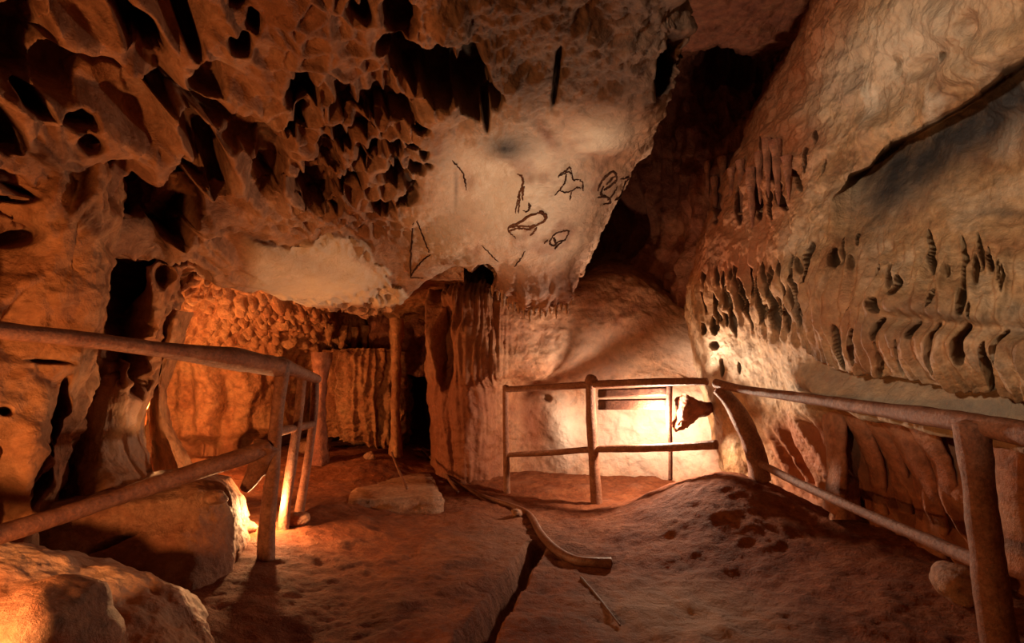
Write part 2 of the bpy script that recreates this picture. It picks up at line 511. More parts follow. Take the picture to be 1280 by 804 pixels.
def build_pillar():
    """the stout rock pillar between the left wall and the lit chamber"""
    rows = []
    for v, l, r, d0 in ((215, 90, 300, 3.7), (260, 90, 290, 3.75), (310, 95, 258, 3.75), (350, 95, 238, 3.7), (390, 95, 216, 3.65), (430, 90, 202, 3.6), (480, 80, 192, 3.5),
                        (530, 62, 176, 3.4), (570, 45, 178, 3.3), (605, 40, 195, 3.2), (660, 20, 240, 3.1), (730, 0, 260, 3.0)):
        w = r - l
        rows.append([(l - 10, v, d0 + 1.2), (l + .04 * w, v, d0 + .5), (l + 0.25 * w, v, d0 + .18), (l + .5 * w, v, d0), (l + .72 * w, v, d0 + .05), (l + .9 * w, v, d0 + .22), (r, v, d0 + .6), (r + 2, v, d0 + 1.1), (r - 6, v, d0 + 2.0)])
    G, n, A = sheet(rows, 300, 220)
    sh = G.shape[:2]
    P = P3(G)
    UV = A[..., :2]
    w1 = fbm(P, 2.3, 4, 23).reshape(sh)
    wob = w1 * 0.5 + fbm(P, 9, 3, 5).reshape(sh) * 0.3
    disp = 0.10 * w1 + 0.05 * fbm(stretch(P, (0, 0, 1), 3), 9, 4, 24).reshape(sh)
    disp -= 0.05 * sst(0.0, .5, (lambda a: a[1] - a[0])(worley(warp(P, 4, .06) * 7, 2))).reshape(sh) * (1 - sst(470, 520, UV[..., 1]))
    pt = carve(G, n, UV, [(150, 380, 28, 90, 4, 1.0, .35), (178, 420, 14, 70, 0, .6, .4), (172, 300, 30, 30, 0, .8, .4), (220, 285, 40, 40, 0, .9, .4), (205, 545, 22, 46, 12, .6, .4), (240, 365, 12, 26, 0, .3, .5), (262, 362, 10, 24, 10, .35, .5), (205, 345, 12, 16, 0, .15, .5)], wob * .5) * 1.5
    G = G + n * disp[..., None] + pt
    keep_bvh('pillar', G)
    pale = blob(UV, [(150, 540, 50, 60, 0, .45)])
    o = P3(G).mean(0)
    o[2] = 0.2
    me = grid_mesh('rock_pillar', G, {'pale': pale, 'red': .3 * (1 - pale), 'soot_shade': 0 * pale}, o)
    ob = link('rock_pillar', me, M_LEFT)
    ob.location = o
    return tag(ob, 'stout rock pillar with deep black hollow standing behind the left handrail', 'rock pillar')


# ------------------------------------------------------------------ recess behind and right of the painted face
def build_recess():
    rows = []
    U = [460, 560, 700, 820, 870, 920, 970, 1020, 1080, 1150]
    for v, ds, sh_ in ((-320, [2.7, 2.7, 2.7, 2.7, 2.7, 2.7, 2.7, 2.7, 2.7, 2.7], 60),
                       (-150, [3.5, 3.5, 3.5, 3.5, 3.5, 3.5, 3.5, 3.6, 3.6, 3.6], 30),
                       (-40, [4.6, 4.5, 4.4, 4.3, 4.2, 4.2, 4.2, 4.3, 4.4, 4.4], 0),
                       (30, [5.4, 5.3, 5.1, 4.9, 4.8, 4.8, 4.9, 5.0, 5.1, 5.1], 0),
                       (58, [6.0, 5.8, 5.6, 5.4, 5.2, 5.2, 5.3, 5.4, 5.5, 5.5], 0),
                       (66, [7.2, 7.1, 6.9, 6.6, 6.3, 6.2, 6.2, 6.2, 6.2, 6.2], 0),
                       (110, [7.6, 7.5, 7.3, 7.0, 6.8, 6.6, 6.4, 6.3, 6.3, 6.3], 0),
                       (190, [8.2, 8.0, 7.6, 7.1, 6.5, 6.2, 6.0, 6.0, 6.0, 6.0], 0),
                       (270, [8.4, 8.2, 7.8, 7.0, 6.3, 6.0, 5.9, 5.9, 5.9, 5.9], 0),
                       (340, [8.4, 8.2, 7.6, 6.9, 6.3, 6.1, 6.0, 6.0, 6.0, 6.0], 0),
                       (400, [8.0, 7.8, 7.2, 6.7, 6.4, 6.3, 6.2, 6.2, 6.2, 6.2], 0),
                       (470, [7.6, 7.4, 7.0, 6.7, 6.5, 6.4, 6.4, 6.4, 6.4, 6.4], 0)):
        rows.append([(u + sh_, v, d) for u, d in zip(U, ds)])
    G, n, A = sheet(rows, 280, 260)
    sh = G.shape[:2]
    P = P3(G)
    UV = A[..., :2]
    u, v = UV[..., 0], UV[..., 1]
    low = sst(60, 90, v)
    disp = 0.12 * fbm(P, 1.8, 5, 33).reshape(sh)
    flute = fbm(stretch(warp(P, 3, .05), (0, 0, 1), 5), 4.5, 4, 34).reshape(sh)
    disp += low * (0.35 * flute)
    disp += 0.05 * fbm(P, 9, 3, 35).reshape(sh)
    disp -= pits(UV, [(905, 85, 40, 22, 5, .5, .5), (770, 285, 50, 40, -30, .5, .5)], 0.4 * flute)
    G = G + n * disp[..., None]
    keep_bvh('wall_recess', G)
    me = grid_mesh('wall_recess', G, {'pale': 0 * u, 'red': 0.2 * low, 'soot_shade': blob(UV, [(905, 85, 50, 22, 0, .5)])})  # the unlit hollow is darkened in the colour as well
    return tag(link('wall_recess', me, M_RECESS), kind='structure')


# ------------------------------------------------------------------ right wall
def crack_v(u):
    return np.interp(u, [1000, 1045, 1060, 1110, 1160, 1225, 1285, 1420, 1600], [300, 245, 215, 185, 158, 118, 72, 10, -60])


def build_right():
    R = [
        (-260, [1118, 1130, 1180, 1250, 1330, 1420, 1550, 1750], [4.6, 3.0, 2.7, 2.4, 2.1, 1.8, 1.5, 1.2]),
        (-100, [1048, 1060, 1110, 1180, 1260, 1350, 1480, 1680], [5.4, 3.8, 3.3, 2.85, 2.4, 2.05, 1.7, 1.35]),
        (0, [1008, 1022, 1060, 1120, 1200, 1290, 1420, 1600], [6.2, 4.4, 3.8, 3.2, 2.7, 2.3, 1.9, 1.5]),
        (80, [970, 985, 1030, 1100, 1190, 1290, 1420, 1600], [6.5, 4.8, 4.2, 3.5, 2.9, 2.45, 2.0, 1.6]),
        (160, [932, 945, 1000, 1080, 1180, 1290, 1420, 1600], [6.6, 5.1, 4.4, 3.7, 3.05, 2.6, 2.1, 1.65]),
        (240, [898, 908, 970, 1060, 1170, 1290, 1420, 1600], [6.7, 5.35, 4.6, 3.75, 3.1, 2.65, 2.15, 1.7]),
        (310, [872, 880, 950, 1050, 1160, 1290, 1420, 1600], [6.8, 5.5, 4.65, 3.75, 3.1, 2.62, 2.15, 1.7]),
        (380, [860, 868, 940, 1040, 1155, 1290, 1420, 1600], [6.8, 5.6, 4.7, 3.7, 3.0, 2.55, 2.1, 1.7]),
        (440, [866, 876, 945, 1040, 1155, 1290, 1420, 1600], [6.8, 5.5, 4.75, 3.75, 3.05, 2.55, 2.1, 1.7]),
        (490, [876, 888, 950, 1045, 1160, 1290, 1420, 1600], [6.8, 5.4, 4.75, 3.85, 3.15, 2.65, 2.2, 1.75]),
        (560, [890, 905, 955, 1050, 1165, 1300, 1430, 1600], [6.5, 5.3, 4.9, 4.05, 3.4, 2.9, 2.4, 1.85]),
        (640, [915, 930, 980, 1070, 1180, 1310, 1440, 1610], [6.0, 5.1, 4.8, 4.0, 3.35, 2.85, 2.35, 1.8]),
        (720, [935, 950, 1010, 1095, 1200, 1320, 1450, 1620], [5.6, 4.9, 4.6, 3.9, 3.25, 2.8, 2.3, 1.75]),
        (830, [945, 960, 1020, 1110, 1215, 1330, 1460, 1630], [5.4, 4.7, 4.4, 3.75, 3.15, 2.7, 2.2, 1.7]),
    ]
    rows = [[(u, v, d) for u, d in zip(us, ds)] for v, us, ds in R]
    G, n, A = sheet(rows, 800, 860)
    sh = G.shape[:2]
    P = P3(G)
    UV = A[..., :2]
    u, v = UV[..., 0], UV[..., 1]
    w1 = fbm(P, 1.9, 5, 43).reshape(sh)
    fine = fbm(P, 8, 4, 44).reshape(sh)
    wob = w1 * .45 + fine * .35
    cv = crack_v(u) + wob * 14 + 16 * vnoise(P * 2.6, 71).reshape(sh)
    s = v - cv
    below = sst(-3, 7, s) * sst(1035, 1075, u)
    upper = 1 - sst(-10, 20, v - np.maximum(cv, 190))
    # broad shape
    disp = 0.10 * w1 + 0.03 * fine
    back = 0.50 * below * np.exp(-np.clip(s, 0, 999) / 80.0) - 0.10 * np.exp(-((s + 24) / 22.0) ** 2) * sst(1030, 1090, u)
    # upper slab: knobs and hollows
    disp += upper * (0.07 * fbm(P, 5, 4, 45).reshape(sh))
    # flutes: the band of organ pipes
    hx = P[:, 0] * 0.55 - P[:, 1] * 0.83
    Q = np.stack([hx + 0.05 * vnoise(P * 3, 3), P[:, 2] * 0.16, 0 * hx], 1)
    fl = vnoise(Q * 9.0, 46)
    fl2 = vnoise(Q * 17.0 + 5, 47)
    pipes = (1 - np.abs(fl) * 1.7)
    pipes = pipes.reshape(sh)
    gro = sst(.05, .45, np.abs(fl2)).reshape(sh)
    low_edge = np.interp(u, [860, 930, 1000, 1060, 1150, 1290, 1600], [400, 415, 432, 456, 470, 492, 510])
    top_f = np.interp(u, [860, 900, 960, 1010, 1100, 1290], [330, 310, 285, 270, 280, 300])
    band = sst(0, 45, v - top_f) * (1 - sst(-6, 8, v - low_edge - wob * 10))
    disp += band * (0.035 * pipes - 0.03 * (1 - gro))
    # bulge of the flowstone over its lower edge, then the undercut
    disp += 0.13 * np.exp(-((v - (low_edge - 55)) / 70.0) ** 2) * sst(960, 1060, u)
    und = sst(-4, 8, v - low_edge - wob * 10) * (1 - sst(12, 34, v - low_edge)) * sst(985, 1060, u)
    disp -= 0.20 * und
    ledge2 = np.interp(u, [1000, 1080, 1290], [380, 388, 410])
    disp -= 0.08 * np.exp(-((v - ledge2 - 4) / 9.0) ** 2) * sst(1080, 1130, u + wob * 30)
    # shelf under it
    shelf_t = np.interp(u, [880, 960, 1040, 1100, 1290, 1600], [425, 440, 462, 485, 505, 530])
    disp += 0.16 * np.exp(-((v - shelf_t - 14) / 17.0) ** 2) * sst(960, 1060, u)
    # curtain fins below the shelf
    lowb = sst(515, 545, v + wob * 10) * sst(940, 1010, u)
    fl3 = vnoise(np.stack([hx + 0.55 * (P[:, 2]), P[:, 2] * .25, 0 * hx], 1) * 6.5, 48).reshape(sh)
    disp += lowb * (0.12 * (np.exp(-(fl3 / .3) ** 2)) - 0.10) * (1 - sst(700, 780, v))
    holes = [(1165, 315, 5, 28, -6, .3, .4), (1208, 330, 5, 34, -5, .35, .4), (1213, 375, 5, 18, 0, .3, .4), (1105, 345, 5, 12, 0, .22, .4), (1130, 360, 6, 14, -10, .22, .4), (1052, 325, 6, 14, -8, .2, .4), (1015, 330, 5, 26, 0, .25, .4),
             (1240, 325, 4, 16, -10, .2, .5), (1110, 383, 5, 8, 0, .2, .4), (1175, 375, 5, 10, 0, .25, .4), (1075, 300, 4, 8, 0, .15, .5), (1080, 380, 4, 8, 0, .15, .5),
             (966, 380, 5, 40, -10, .2, .4), (948, 375, 4, 30, -10, .2, .4), (932, 375, 4, 28, -12, .2, .4), (915, 380, 4, 24, -12, .18, .4), (984, 385, 5, 32, -4, .2, .4), (1000, 360, 5, 44, -4, .22, .4), (900, 385, 4, 18, -12, .15, .4),
             (1115, 408, 8, 9, 0, .2, .4), (1158, 408, 10, 7, 0, .25, .4), (1183, 430, 6, 22, 0, .3, .4), (1218, 425, 16, 17, 0, .3, .4), (1250, 455, 14, 26, 0, .4, .4), (1068, 430, 4, 26, -14, .2, .4), (1088, 430, 4, 22, 0, .2, .4), (1118, 440, 4, 20, 0, .2, .4), (1143, 440, 4, 18, 0, .2, .4),
             (1270, 430, 8, 14, 0, .3, .4), (895, 412, 6, 7, 0, .15, .5), (882, 411, 5, 8, 0, .15, .5), (893, 432, 8, 6, 0, .12, .5), (902, 460, 4, 12, 0, .1, .5), (925, 460, 3, 8, 0, .08, .5),
             (955, 190, 5, 22, -8, .3, .4), (968, 205, 6, 30, -8, .35, .4), (1016, 172, 4, 10, 0, .14, .5), (1005, 200, 4, 16, 0, .2, .5), (994, 225, 4, 14, -20, .18, .5), (1030, 210, 3, 10, 0, .15, .5),
             (948, 250, 6, 24, 0, .3, .4), (962, 255, 4, 18, 0, .25, .4), (975, 250, 7, 14, -30, .25, .4), (925, 245, 6, 34, 0, .35, .4), (895, 240, 5, 40, 0, .3, .4),
             (1150, 85, 28, 12, -30, .12, .6), (1225, 30, 22, 18, -40, .12, .6), (1180, 70, 8, 6, 0, .15, .5), (1120, 80, 6, 16, 15, .1, .5), (1085, 100, 5, 26, 5, .06, .6)]
    holes = [(a, b, c * (.42 if b > 395 and a > 1100 else .75), d * (1.15 if b > 395 and a > 1100 else .92), e, (.6 if b < 130 else 1.3) * f * (.65 if b > 395 and a > 1100 else 1), .8 if b < 130 else .3) for a, b, c, d, e, f, g in holes]
    for k in range(17):
        uu = 882 + k * 7.6
        for q in range(3):
            if random.random() < .3:
                continue
            holes.append((uu + 6 * random.random(), 345 + q * 26 + 14 * random.random() - .12 * (uu - 882), 1.6 + .8 * random.random(), 7 + 12 * random.random(), -9, .14, .5))
    for k in range(12):
        holes.append((1015 + 265 * random.random(), 300 + 120 * random.random(), 1.4 + 1.0 * random.random(), 6 + 12 * random.random(), -6, .12, .5))
    pt = carve(G, n, UV, holes, wob * .28) * 1.5
    disp += 0.07 * blob(UV, [(1090, 165, 26, 22, -30, 1), (1120, 55, 30, 20, -40, .8), (1180, 30, 20, 22, -40, .8), (1250, 55, 30, 24, 0, 1), (1200, 90, 40, 16, -30, .7)])
    G = G + n * disp[..., None] + pt + away(G) * back[..., None]
    keep_bvh('wall_right', G)
    pale = np.maximum(blob(UV, [(1130, 60, 150, 60, -30, .6), (1085, 120, 12, 40, 0, .9), (1270, 100, 30, 30, 0, .6), (900, 450, 60, 40, 10, 1.0), (1100, 240, 60, 30, 0, .35)]), .3 * np.exp(-((v - shelf_t - 8) / 14.0) ** 2) * sst(900, 950, u))
    blot = fbm(stretch(P, (0.2, -.5, 1), 2.5), 3.0, 4, 91).reshape(sh)
    pale = np.maximum(pale, .75 * sst(.12, .4, blot) * upper)
    soot_shade = .4 * sst(.15, .45, -blot) * upper
    soot_shade = np.maximum(soot_shade, .35 * sst(.1, .4, fbm(P, 2.2, 4, 93).reshape(sh)) * (1 - upper) * (1 - sst(490, 520, v)))
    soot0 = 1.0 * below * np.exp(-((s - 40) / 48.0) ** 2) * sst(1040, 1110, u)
    soot_shade = np.maximum(np.maximum(soot_shade, soot0), blob(UV, [(1250, 265, 45, 8, 0, .45), (1200, 395, 90, 9, 8, .5), (1265, 85, 14, 12, 0, .6), (1180, 482, 130, 9, 8, .8), (1040, 445, 30, 12, 25, .4)]))  # shade in the flowstone undercut is painted here beside the stains
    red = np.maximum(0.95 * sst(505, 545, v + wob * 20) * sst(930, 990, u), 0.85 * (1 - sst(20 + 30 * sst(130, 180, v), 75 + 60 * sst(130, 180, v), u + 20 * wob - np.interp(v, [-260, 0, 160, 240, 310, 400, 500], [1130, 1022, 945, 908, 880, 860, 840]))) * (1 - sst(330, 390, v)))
    red = np.maximum(red, blob(UV, [(1050, 375, 80, 70, 0, .42), (1150, 430, 120, 30, 0, .35)]))
    me = grid_mesh('wall_right', G, {'pale': pale, 'red': red, 'soot_shade': soot_shade})
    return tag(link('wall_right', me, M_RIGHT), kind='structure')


# ------------------------------------------------------------------ back wall: fluted column and the flowstone mound
def build_back():
    U = [548, 542, 543, 556, 584, 620, 660, 710, 760, 810, 860, 910, 980]
    top = [380, 374, 368, 362, 360, 366, 372, 355, 334, 345, 378, 388, 395]
    dt = [8.0, 6.9, 6.3, 6.05, 5.95, 6.0, 6.1, 6.3, 6.5, 6.5, 6.4, 6.3, 6.2]
    rows = []
    for k, dv, dd in ((0, -30, 2.0), (1, -6, 0.9), (2, 0, 0.35), (3, 12, 0.05), (4, 45, -.05), (5, 90, -.12)):
        rows.append([(u, t + dv, d + dd) for u, t, d in zip(U, top, dt)])
    rows.append([(u, 480, d) for u, d in zip(U, [8.0, 6.9, 6.3, 6.1, 6.0, 6.1, 6.4, 6.5, 6.4, 6.3, 6.2, 6.0, 5.9])])
    rows.append([(u, 530, d) for u, d in zip(U, [8.0, 6.9, 6.3, 6.1, 6.05, 6.2, 6.5, 6.55, 6.45, 6.3, 6.1, 5.9, 5.8])])
    rows.append([(u, 590, d) for u, d in zip(U, [8.0, 6.9, 6.3, 6.1, 6.05, 6.2, 6.5, 6.5, 6.4, 6.3, 6.0, 5.8, 5.7])])
    rows.append([(u, 670, d) for u, d in zip(U, [7.8, 6.8, 6.3, 6.1, 6.05, 6.15, 6.4, 6.4, 6.3, 6.2, 6.0, 5.7, 5.6])])
    G, n, A = sheet(rows, 300, 380)
    sh = G.shape[:2]
    P = P3(G)
    UV = A[..., :2]
    u, v = UV[..., 0], UV[..., 1]
    w1 = fbm(P, 1.7, 5, 63).reshape(sh)
    colm = 1 - sst(600, 650, u + w1 * 30)
    flute = vnoise(np.stack([P[:, 0] * 9 + .6 * vnoise(P * 2, 1), P[:, 2] * .7, P[:, 1] * .5], 1), 64).reshape(sh)
    disp = 0.12 * w1 + 0.035 * fbm(P, 8, 4, 66).reshape(sh)
    flute2 = vnoise(np.stack([P[:, 0] * 22 + .6 * vnoise(P * 3, 2), P[:, 2] * .9, P[:, 1] * .5], 1), 65).reshape(sh)
    disp += colm * (0.20 * (np.abs(flute) * -1.2 + .4) + .09 * (.4 - np.abs(flute2))) * (1 - sst(410, 500, v) * .7)
    disp += (1 - colm) * 0.03 * fbm(stretch(P, at(880, 420, 5.9) - at(700, 360, 6.4), 3), 4, 4, 67).reshape(sh)
    wob = w1 * .5 + .3 * fbm(P, 7, 3, 5).reshape(sh)
    pt = carve(G, n, UV, [(612, 350, 7, 14, 0, .4, .5), (560, 430, 10, 50, 0, .3, .5), (682, 496, 6, 4, 0, .08, .5)], wob * .5) * 1.5
    disp += 0.18 * blob(UV, [(700, 530, 26, 50, -20, 1), (760, 400, 70, 30, 10, .5), (590, 500, 40, 90, 0, .5)])
    G = G + n * disp[..., None] + pt
    keep_bvh('wall_back', G)
    pale = blob(UV, [(700, 540, 40, 50, -15, .9), (820, 540, 110, 60, 0, .9), (880, 430, 60, 40, 0, .9), (740, 440, 90, 40, 10, .35)])
    pale *= 1 - blob(UV, [(664, 530, 22, 70, -12, 1.0)])
    red = np.maximum(0.5 * colm * sst(420, 500, v) + .42 * colm, blob(UV, [(664, 530, 20, 60, -12, 1.0), (660, 580, 14, 40, 0, .5)]))
    me = grid_mesh('wall_back', G, {'pale': pale, 'red': red, 'soot_shade': blob(UV, [(650, 372, 60, 6, 0, .5)])})  # darker strip along the top edge
    return tag(link('wall_back', me, M_BACK), kind='structure')


# ------------------------------------------------------------------ lit chamber at the back left
def build_chamber():
    U = [150, 190, 230, 280, 340, 390, 430, 470, 500, 515, 535, 580]
    R = [(320, [5.0, 5.0, 5.0, 5.0, 5.0, 5.2, 5.4, 5.6, 5.6, 5.6, 5.6, 5.6]),
         (352, [5.4, 5.3, 5.2, 5.2, 5.3, 5.5, 5.7, 5.9, 6.0, 6.0, 6.0, 6.0]),
         (385, [5.8, 5.7, 5.6, 5.6, 5.8, 6.2, 6.5, 6.8, 7.0, 7.0, 7.0, 7.0]),
         (420, [6.2, 6.1, 6.0, 6.1, 6.4, 6.9, 7.4, 7.8, 8.6, 9.5, 9.5, 9.5]),
         (455, [6.5, 6.4, 6.3, 6.4, 6.7, 7.5, 8.4, 8.6, 9.2, 10.5, 10.5, 10.5]),
         (500, [6.6, 6.5, 6.4, 6.5, 6.9, 7.9, 8.6, 8.8, 9.4, 10.5, 10.5, 10.5]),
         (550, [6.6, 6.5, 6.4, 6.5, 6.9, 7.9, 8.6, 8.8, 9.4, 10.5, 10.5, 10.5]),
         (600, [6.4, 6.3, 6.2, 6.3, 6.7, 7.7, 8.2, 8.4, 9.0, 10.0, 10.0, 10.0]),
         (680, [5.9, 5.8, 5.8, 5.9, 6.2, 7.0, 7.5, 7.8, 8.2, 9.0, 9.0, 9.0])]
    rows = [[(u, v, d) for u, d in zip(U, ds)] for v, ds in R]
    G, n, A = sheet(rows, 240, 260)
    sh = G.shape[:2]
    P = P3(G)
    UV = A[..., :2]
    u, v = UV[..., 0], UV[..., 1]
    disp = 0.15 * fbm(P, 1.6, 5, 73).reshape(sh)
    f1, f2, _ = worley(warp(P, 4, .05) * 8.5, 74)
    cell = sst(0, .45, f2 - f1).reshape(sh)
    roof = 1 - sst(425, 460, v)
    disp += roof * 0.09 * (cell - .5) * 1.2 * (1 - sst(420, 480, u))
    low = 1 - roof
    flute = vnoise(np.stack([P[:, 0] * 6 + .5 * vnoise(P * 2, 1), P[:, 2] * .8, P[:, 1] * .6], 1), 75).reshape(sh)
    disp += low * 0.20 * flute + .05 * fbm(P, 7, 4, 76).reshape(sh)
    disp -= pits(UV, [(455, 405, 40, 22, 10, .6, .5), (350, 555, 60, 16, 0, .3, .5), (250, 560, 30, 14, 0, .3, .5)], .3 * flute)
    G = G + n * disp[..., None]
    keep_bvh('wall_chamber', G)
    me = grid_mesh('wall_chamber', G, {'pale': 0 * u, 'red': .6 * sst(535, 560, v + 8 * flute), 'soot_shade': blob(UV, [(460, 410, 40, 20, 0, .5)])})  # darker patch in the roof hollow
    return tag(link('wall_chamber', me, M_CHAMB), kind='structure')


# ------------------------------------------------------------------ floor
def zray(u, v, z):
    d = (at(u, v, 1.0) - CAM)
    return CAM + d * ((z - CAM[2]) / d[2])


def build_floor():
    nx, ny = 460, 460
    xs = np.linspace(-4.5, 4.2, nx)
    ys = 0.6 + (np.linspace(0, 1, ny) ** 1.35) * 9.6
    X, Y = np.meshgrid(xs, ys)
    sh = X.shape
    P = np.stack([X.ravel(), Y.ravel(), 0 * X.ravel()], 1)
    w = fbm(P, .9, 4, 81).reshape(sh)
    Z = 0.04 * w
    # right: earth bank climbing to a crest under the fence, then dropping to the lit wall
    ca, cb = np.array([.8, 5.5]), np.array([1.75, 4.8])
    e = (cb - ca) / np.linalg.norm(cb - ca)
    tt = ((X - ca[0]) * e[0] + (Y - ca[1]) * e[1]) / np.linalg.norm(cb - ca)
    sd = (X - ca[0]) * e[1] * -1 + (Y - ca[1]) * e[0] + .08 * w
    hh = .04 + .37 * sst(-.1, 1.05, tt)
    Z += hh * sst(-.5, .6, tt) * (1 - .55 * sst(1.05, 1.7, tt)) * np.where(sd < 0, np.exp(-(sd / .95) ** 2), np.exp(-(sd / .28) ** 2))
    Z += .06 * sst(1.2, 2.4, X) * sst(2.0, 3.6, Y)
    # left: ground rises beyond the path edge
    Z += 0.18 * sst(-0.7, -1.6, X) * 1.0
    # path climbs into the chamber
    Z += 0.12 * sst(5.6, 6.6, Y)
    # hump of the path between its two edges
    Z += 0.06 * np.exp(-((X + .45) / .8) ** 2)
    lum = fbm(P, 4, 5, 82).reshape(sh)
    Z += 0.045 * lum + .012 * fbm(P, 17, 3, 84).reshape(sh)
    Z += 0.02 * ridged(P, 2.5, 4, 83).reshape(sh)
    # groove shaped to stand in for the fence post's shadow strip
    a, b = zray(672, 690, 0.0), zray(600, 810, 0.0)
    ab = b - a
    t = np.clip(((X - a[0]) * ab[0] + (Y - a[1]) * ab[1]) / (ab[0] ** 2 + ab[1] ** 2), 0, 1.4)
    dd = np.sqrt((X - a[0] - t * ab[0]) ** 2 + (Y - a[1] - t * ab[1]) ** 2) + .03 * lum
    Z -= 0.17 * (1 - sst(.03, .085, dd))
    G = np.stack([X, Y, Z], -1)
    keep_bvh('floor', G)
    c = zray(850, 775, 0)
    pale = np.maximum(.85 * np.exp(-(((X - c[0]) / .45) ** 2 + ((Y - c[1]) / .4) ** 2)), .08 * sst(.0, .4, lum))  # pale pool stands in for whitish light on the floor
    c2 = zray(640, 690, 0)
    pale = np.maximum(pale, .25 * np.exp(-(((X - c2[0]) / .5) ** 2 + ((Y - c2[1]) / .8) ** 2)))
    me = grid_mesh('floor', G, {'pale': pale, 'red': .25 + 0 * X, 'soot_shade': 0 * X})
    return tag(link('floor', me, M_FLOOR), kind='structure')


# ------------------------------------------------------------------ loose shapes
def spl(pts, n):
    A = np.array(pts, float)
    return cr(A, np.linspace(0, len(A) - 1, n))


def tube_mesh(name, pts, rad, n=60, seg=14, rough=0.12, seed=0, origin=None, fr=5.0, flat=None):
    """a knobbly round bar along pts with radius list rad"""
    C_ = spl(pts, n)
    r = np.interp(np.linspace(0, 1, n), np.linspace(0, 1, len(rad)), rad)
    T = np.gradient(C_, axis=0)
    T /= np.linalg.norm(T, axis=1, keepdims=True)
    ref = np.array([0, 0, 1.0]) if abs(T[n // 2][2]) < .8 else np.array([0, 1.0, 0])
    A = np.cross(T, ref)
    A /= np.linalg.norm(A, axis=1, keepdims=True)
    B = np.cross(A, T)
    ang = np.linspace(0, 2 * math.pi, seg, endpoint=False)
    off = A[:, None] * np.cos(ang)[None, :, None] + B[:, None] * np.sin(ang)[None, :, None] * (flat or 1.0)
    G = C_[:, None] + off * r[:, None, None]
    k = vnoise(P3(G) * fr + seed * 7.1, seed) + .5 * vnoise(P3(G) * fr * 3, seed + 3)
    G = C_[:, None] + off * (r[:, None] * (1 + rough * k.reshape(n, seg)))[..., None]
    bm = bmesh.new()
    o = np.array(origin) if origin is not None else np.zeros(3)
    vs = [[bm.verts.new(p - o) for p in ring] for ring in G]
    for i in range(n - 1):
        for j in range(seg):
            bm.faces.new((vs[i][j], vs[i][(j + 1) % seg], vs[i + 1][(j + 1) % seg], vs[i + 1][j]))
    for ring, c, sgn in ((vs[0], C_[0] - T[0] * r[0] * .4, 1), (vs[-1], C_[-1] + T[-1] * r[-1] * .4, -1)):
        cv = bm.verts.new(c - o)
        for j in range(seg):
            f = (ring[(j + 1) % seg], ring[j], cv)
            bm.faces.new(f if sgn > 0 else f[::-1])
    for f in bm.faces:
        f.smooth = True
    bmesh.ops.recalc_face_normals(bm, faces=bm.faces)
    me = bpy.data.meshes.new(name)
    bm.to_mesh(me)
    bm.free()
    return me


def bar(name, parent, pix, rad, mat, **kw):
    pts = [at(*p) for p in pix]
    o = np.array(parent.location) if parent is not None else None
    me = tube_mesh(name, pts, rad, origin=o, **kw)
    return link(name, me, mat, parent)


def box_mesh(name, corners8, origin, bev=0.01, rough=.006, seed=0, cuts=6):
    bm = bmesh.new()
    vs = [bm.verts.new(np.array(c) - np.array(origin)) for c in corners8]
    for f in ((0, 1, 2, 3), (7, 6, 5, 4), (0, 4, 5, 1), (1, 5, 6, 2), (2, 6, 7, 3), (3, 7, 4, 0)):
        bm.faces.new([vs[i] for i in f])
    bmesh.ops.recalc_face_normals(bm, faces=bm.faces)
    bmesh.ops.bevel(bm, geom=list(bm.edges), offset=bev, segments=2, affect='EDGES')
    bmesh.ops.subdivide_edges(bm, edges=[e for e in bm.edges if e.calc_length() > .05], cuts=cuts, use_grid_fill=True)
    P = np.array([v.co[:] for v in bm.verts])
    k = fbm(P + seed * 3.3, 6, 3, seed)
    for v, kk in zip(bm.verts, k):
        d = Vector(v.co) - Vector(P.mean(0))
        if d.length:
            v.co += d.normalized() * rough * float(kk)
    for f in bm.faces:
        f.smooth = True
    me = bpy.data.meshes.new(name)
    bm.to_mesh(me)
    bm.free()
    return me


def stone_mesh(name, sx, sy, sz, seed, cuts=4, facet=.35):
    bm = bmesh.new()
    bmesh.ops.create_icosphere(bm, subdivisions=cuts, radius=1)
    P = np.array([v.co[:] for v in bm.verts])
    f1, f2, cid = worley(P * .9 + seed * 11.3, seed)
    k = 1 + .30 * fbm(P + seed * 5, .9, 3, seed) - facet * (f1 - .5) + .06 * fbm(P + seed, 4, 4, seed + 2)
    Q = P * k[:, None] * np.array([sx, sy, sz])
    for v, q in zip(bm.verts, Q):
        v.co = q
    for f in bm.faces:
        f.smooth = True
    me = bpy.data.meshes.new(name)
    bm.to_mesh(me)
    bm.free()
    return me


def stone(u, v, size, label, seed, name='stone', cat='stone', mat=None, names=('floor',), group=None, sink=.35, p=None):
    if p is None:
        h = hit(u, v, names)
        p = h[0]
    me = stone_mesh(name, size[0], size[1], size[2], seed)
    o = link(name, me, mat or M_STONE)
    o.location = Vector(p) + Vector((0, 0, size[2] * (1 - sink)))
    o.rotation_euler = (0, 0, seed * 1.3)
    return tag(o, label, cat, group)


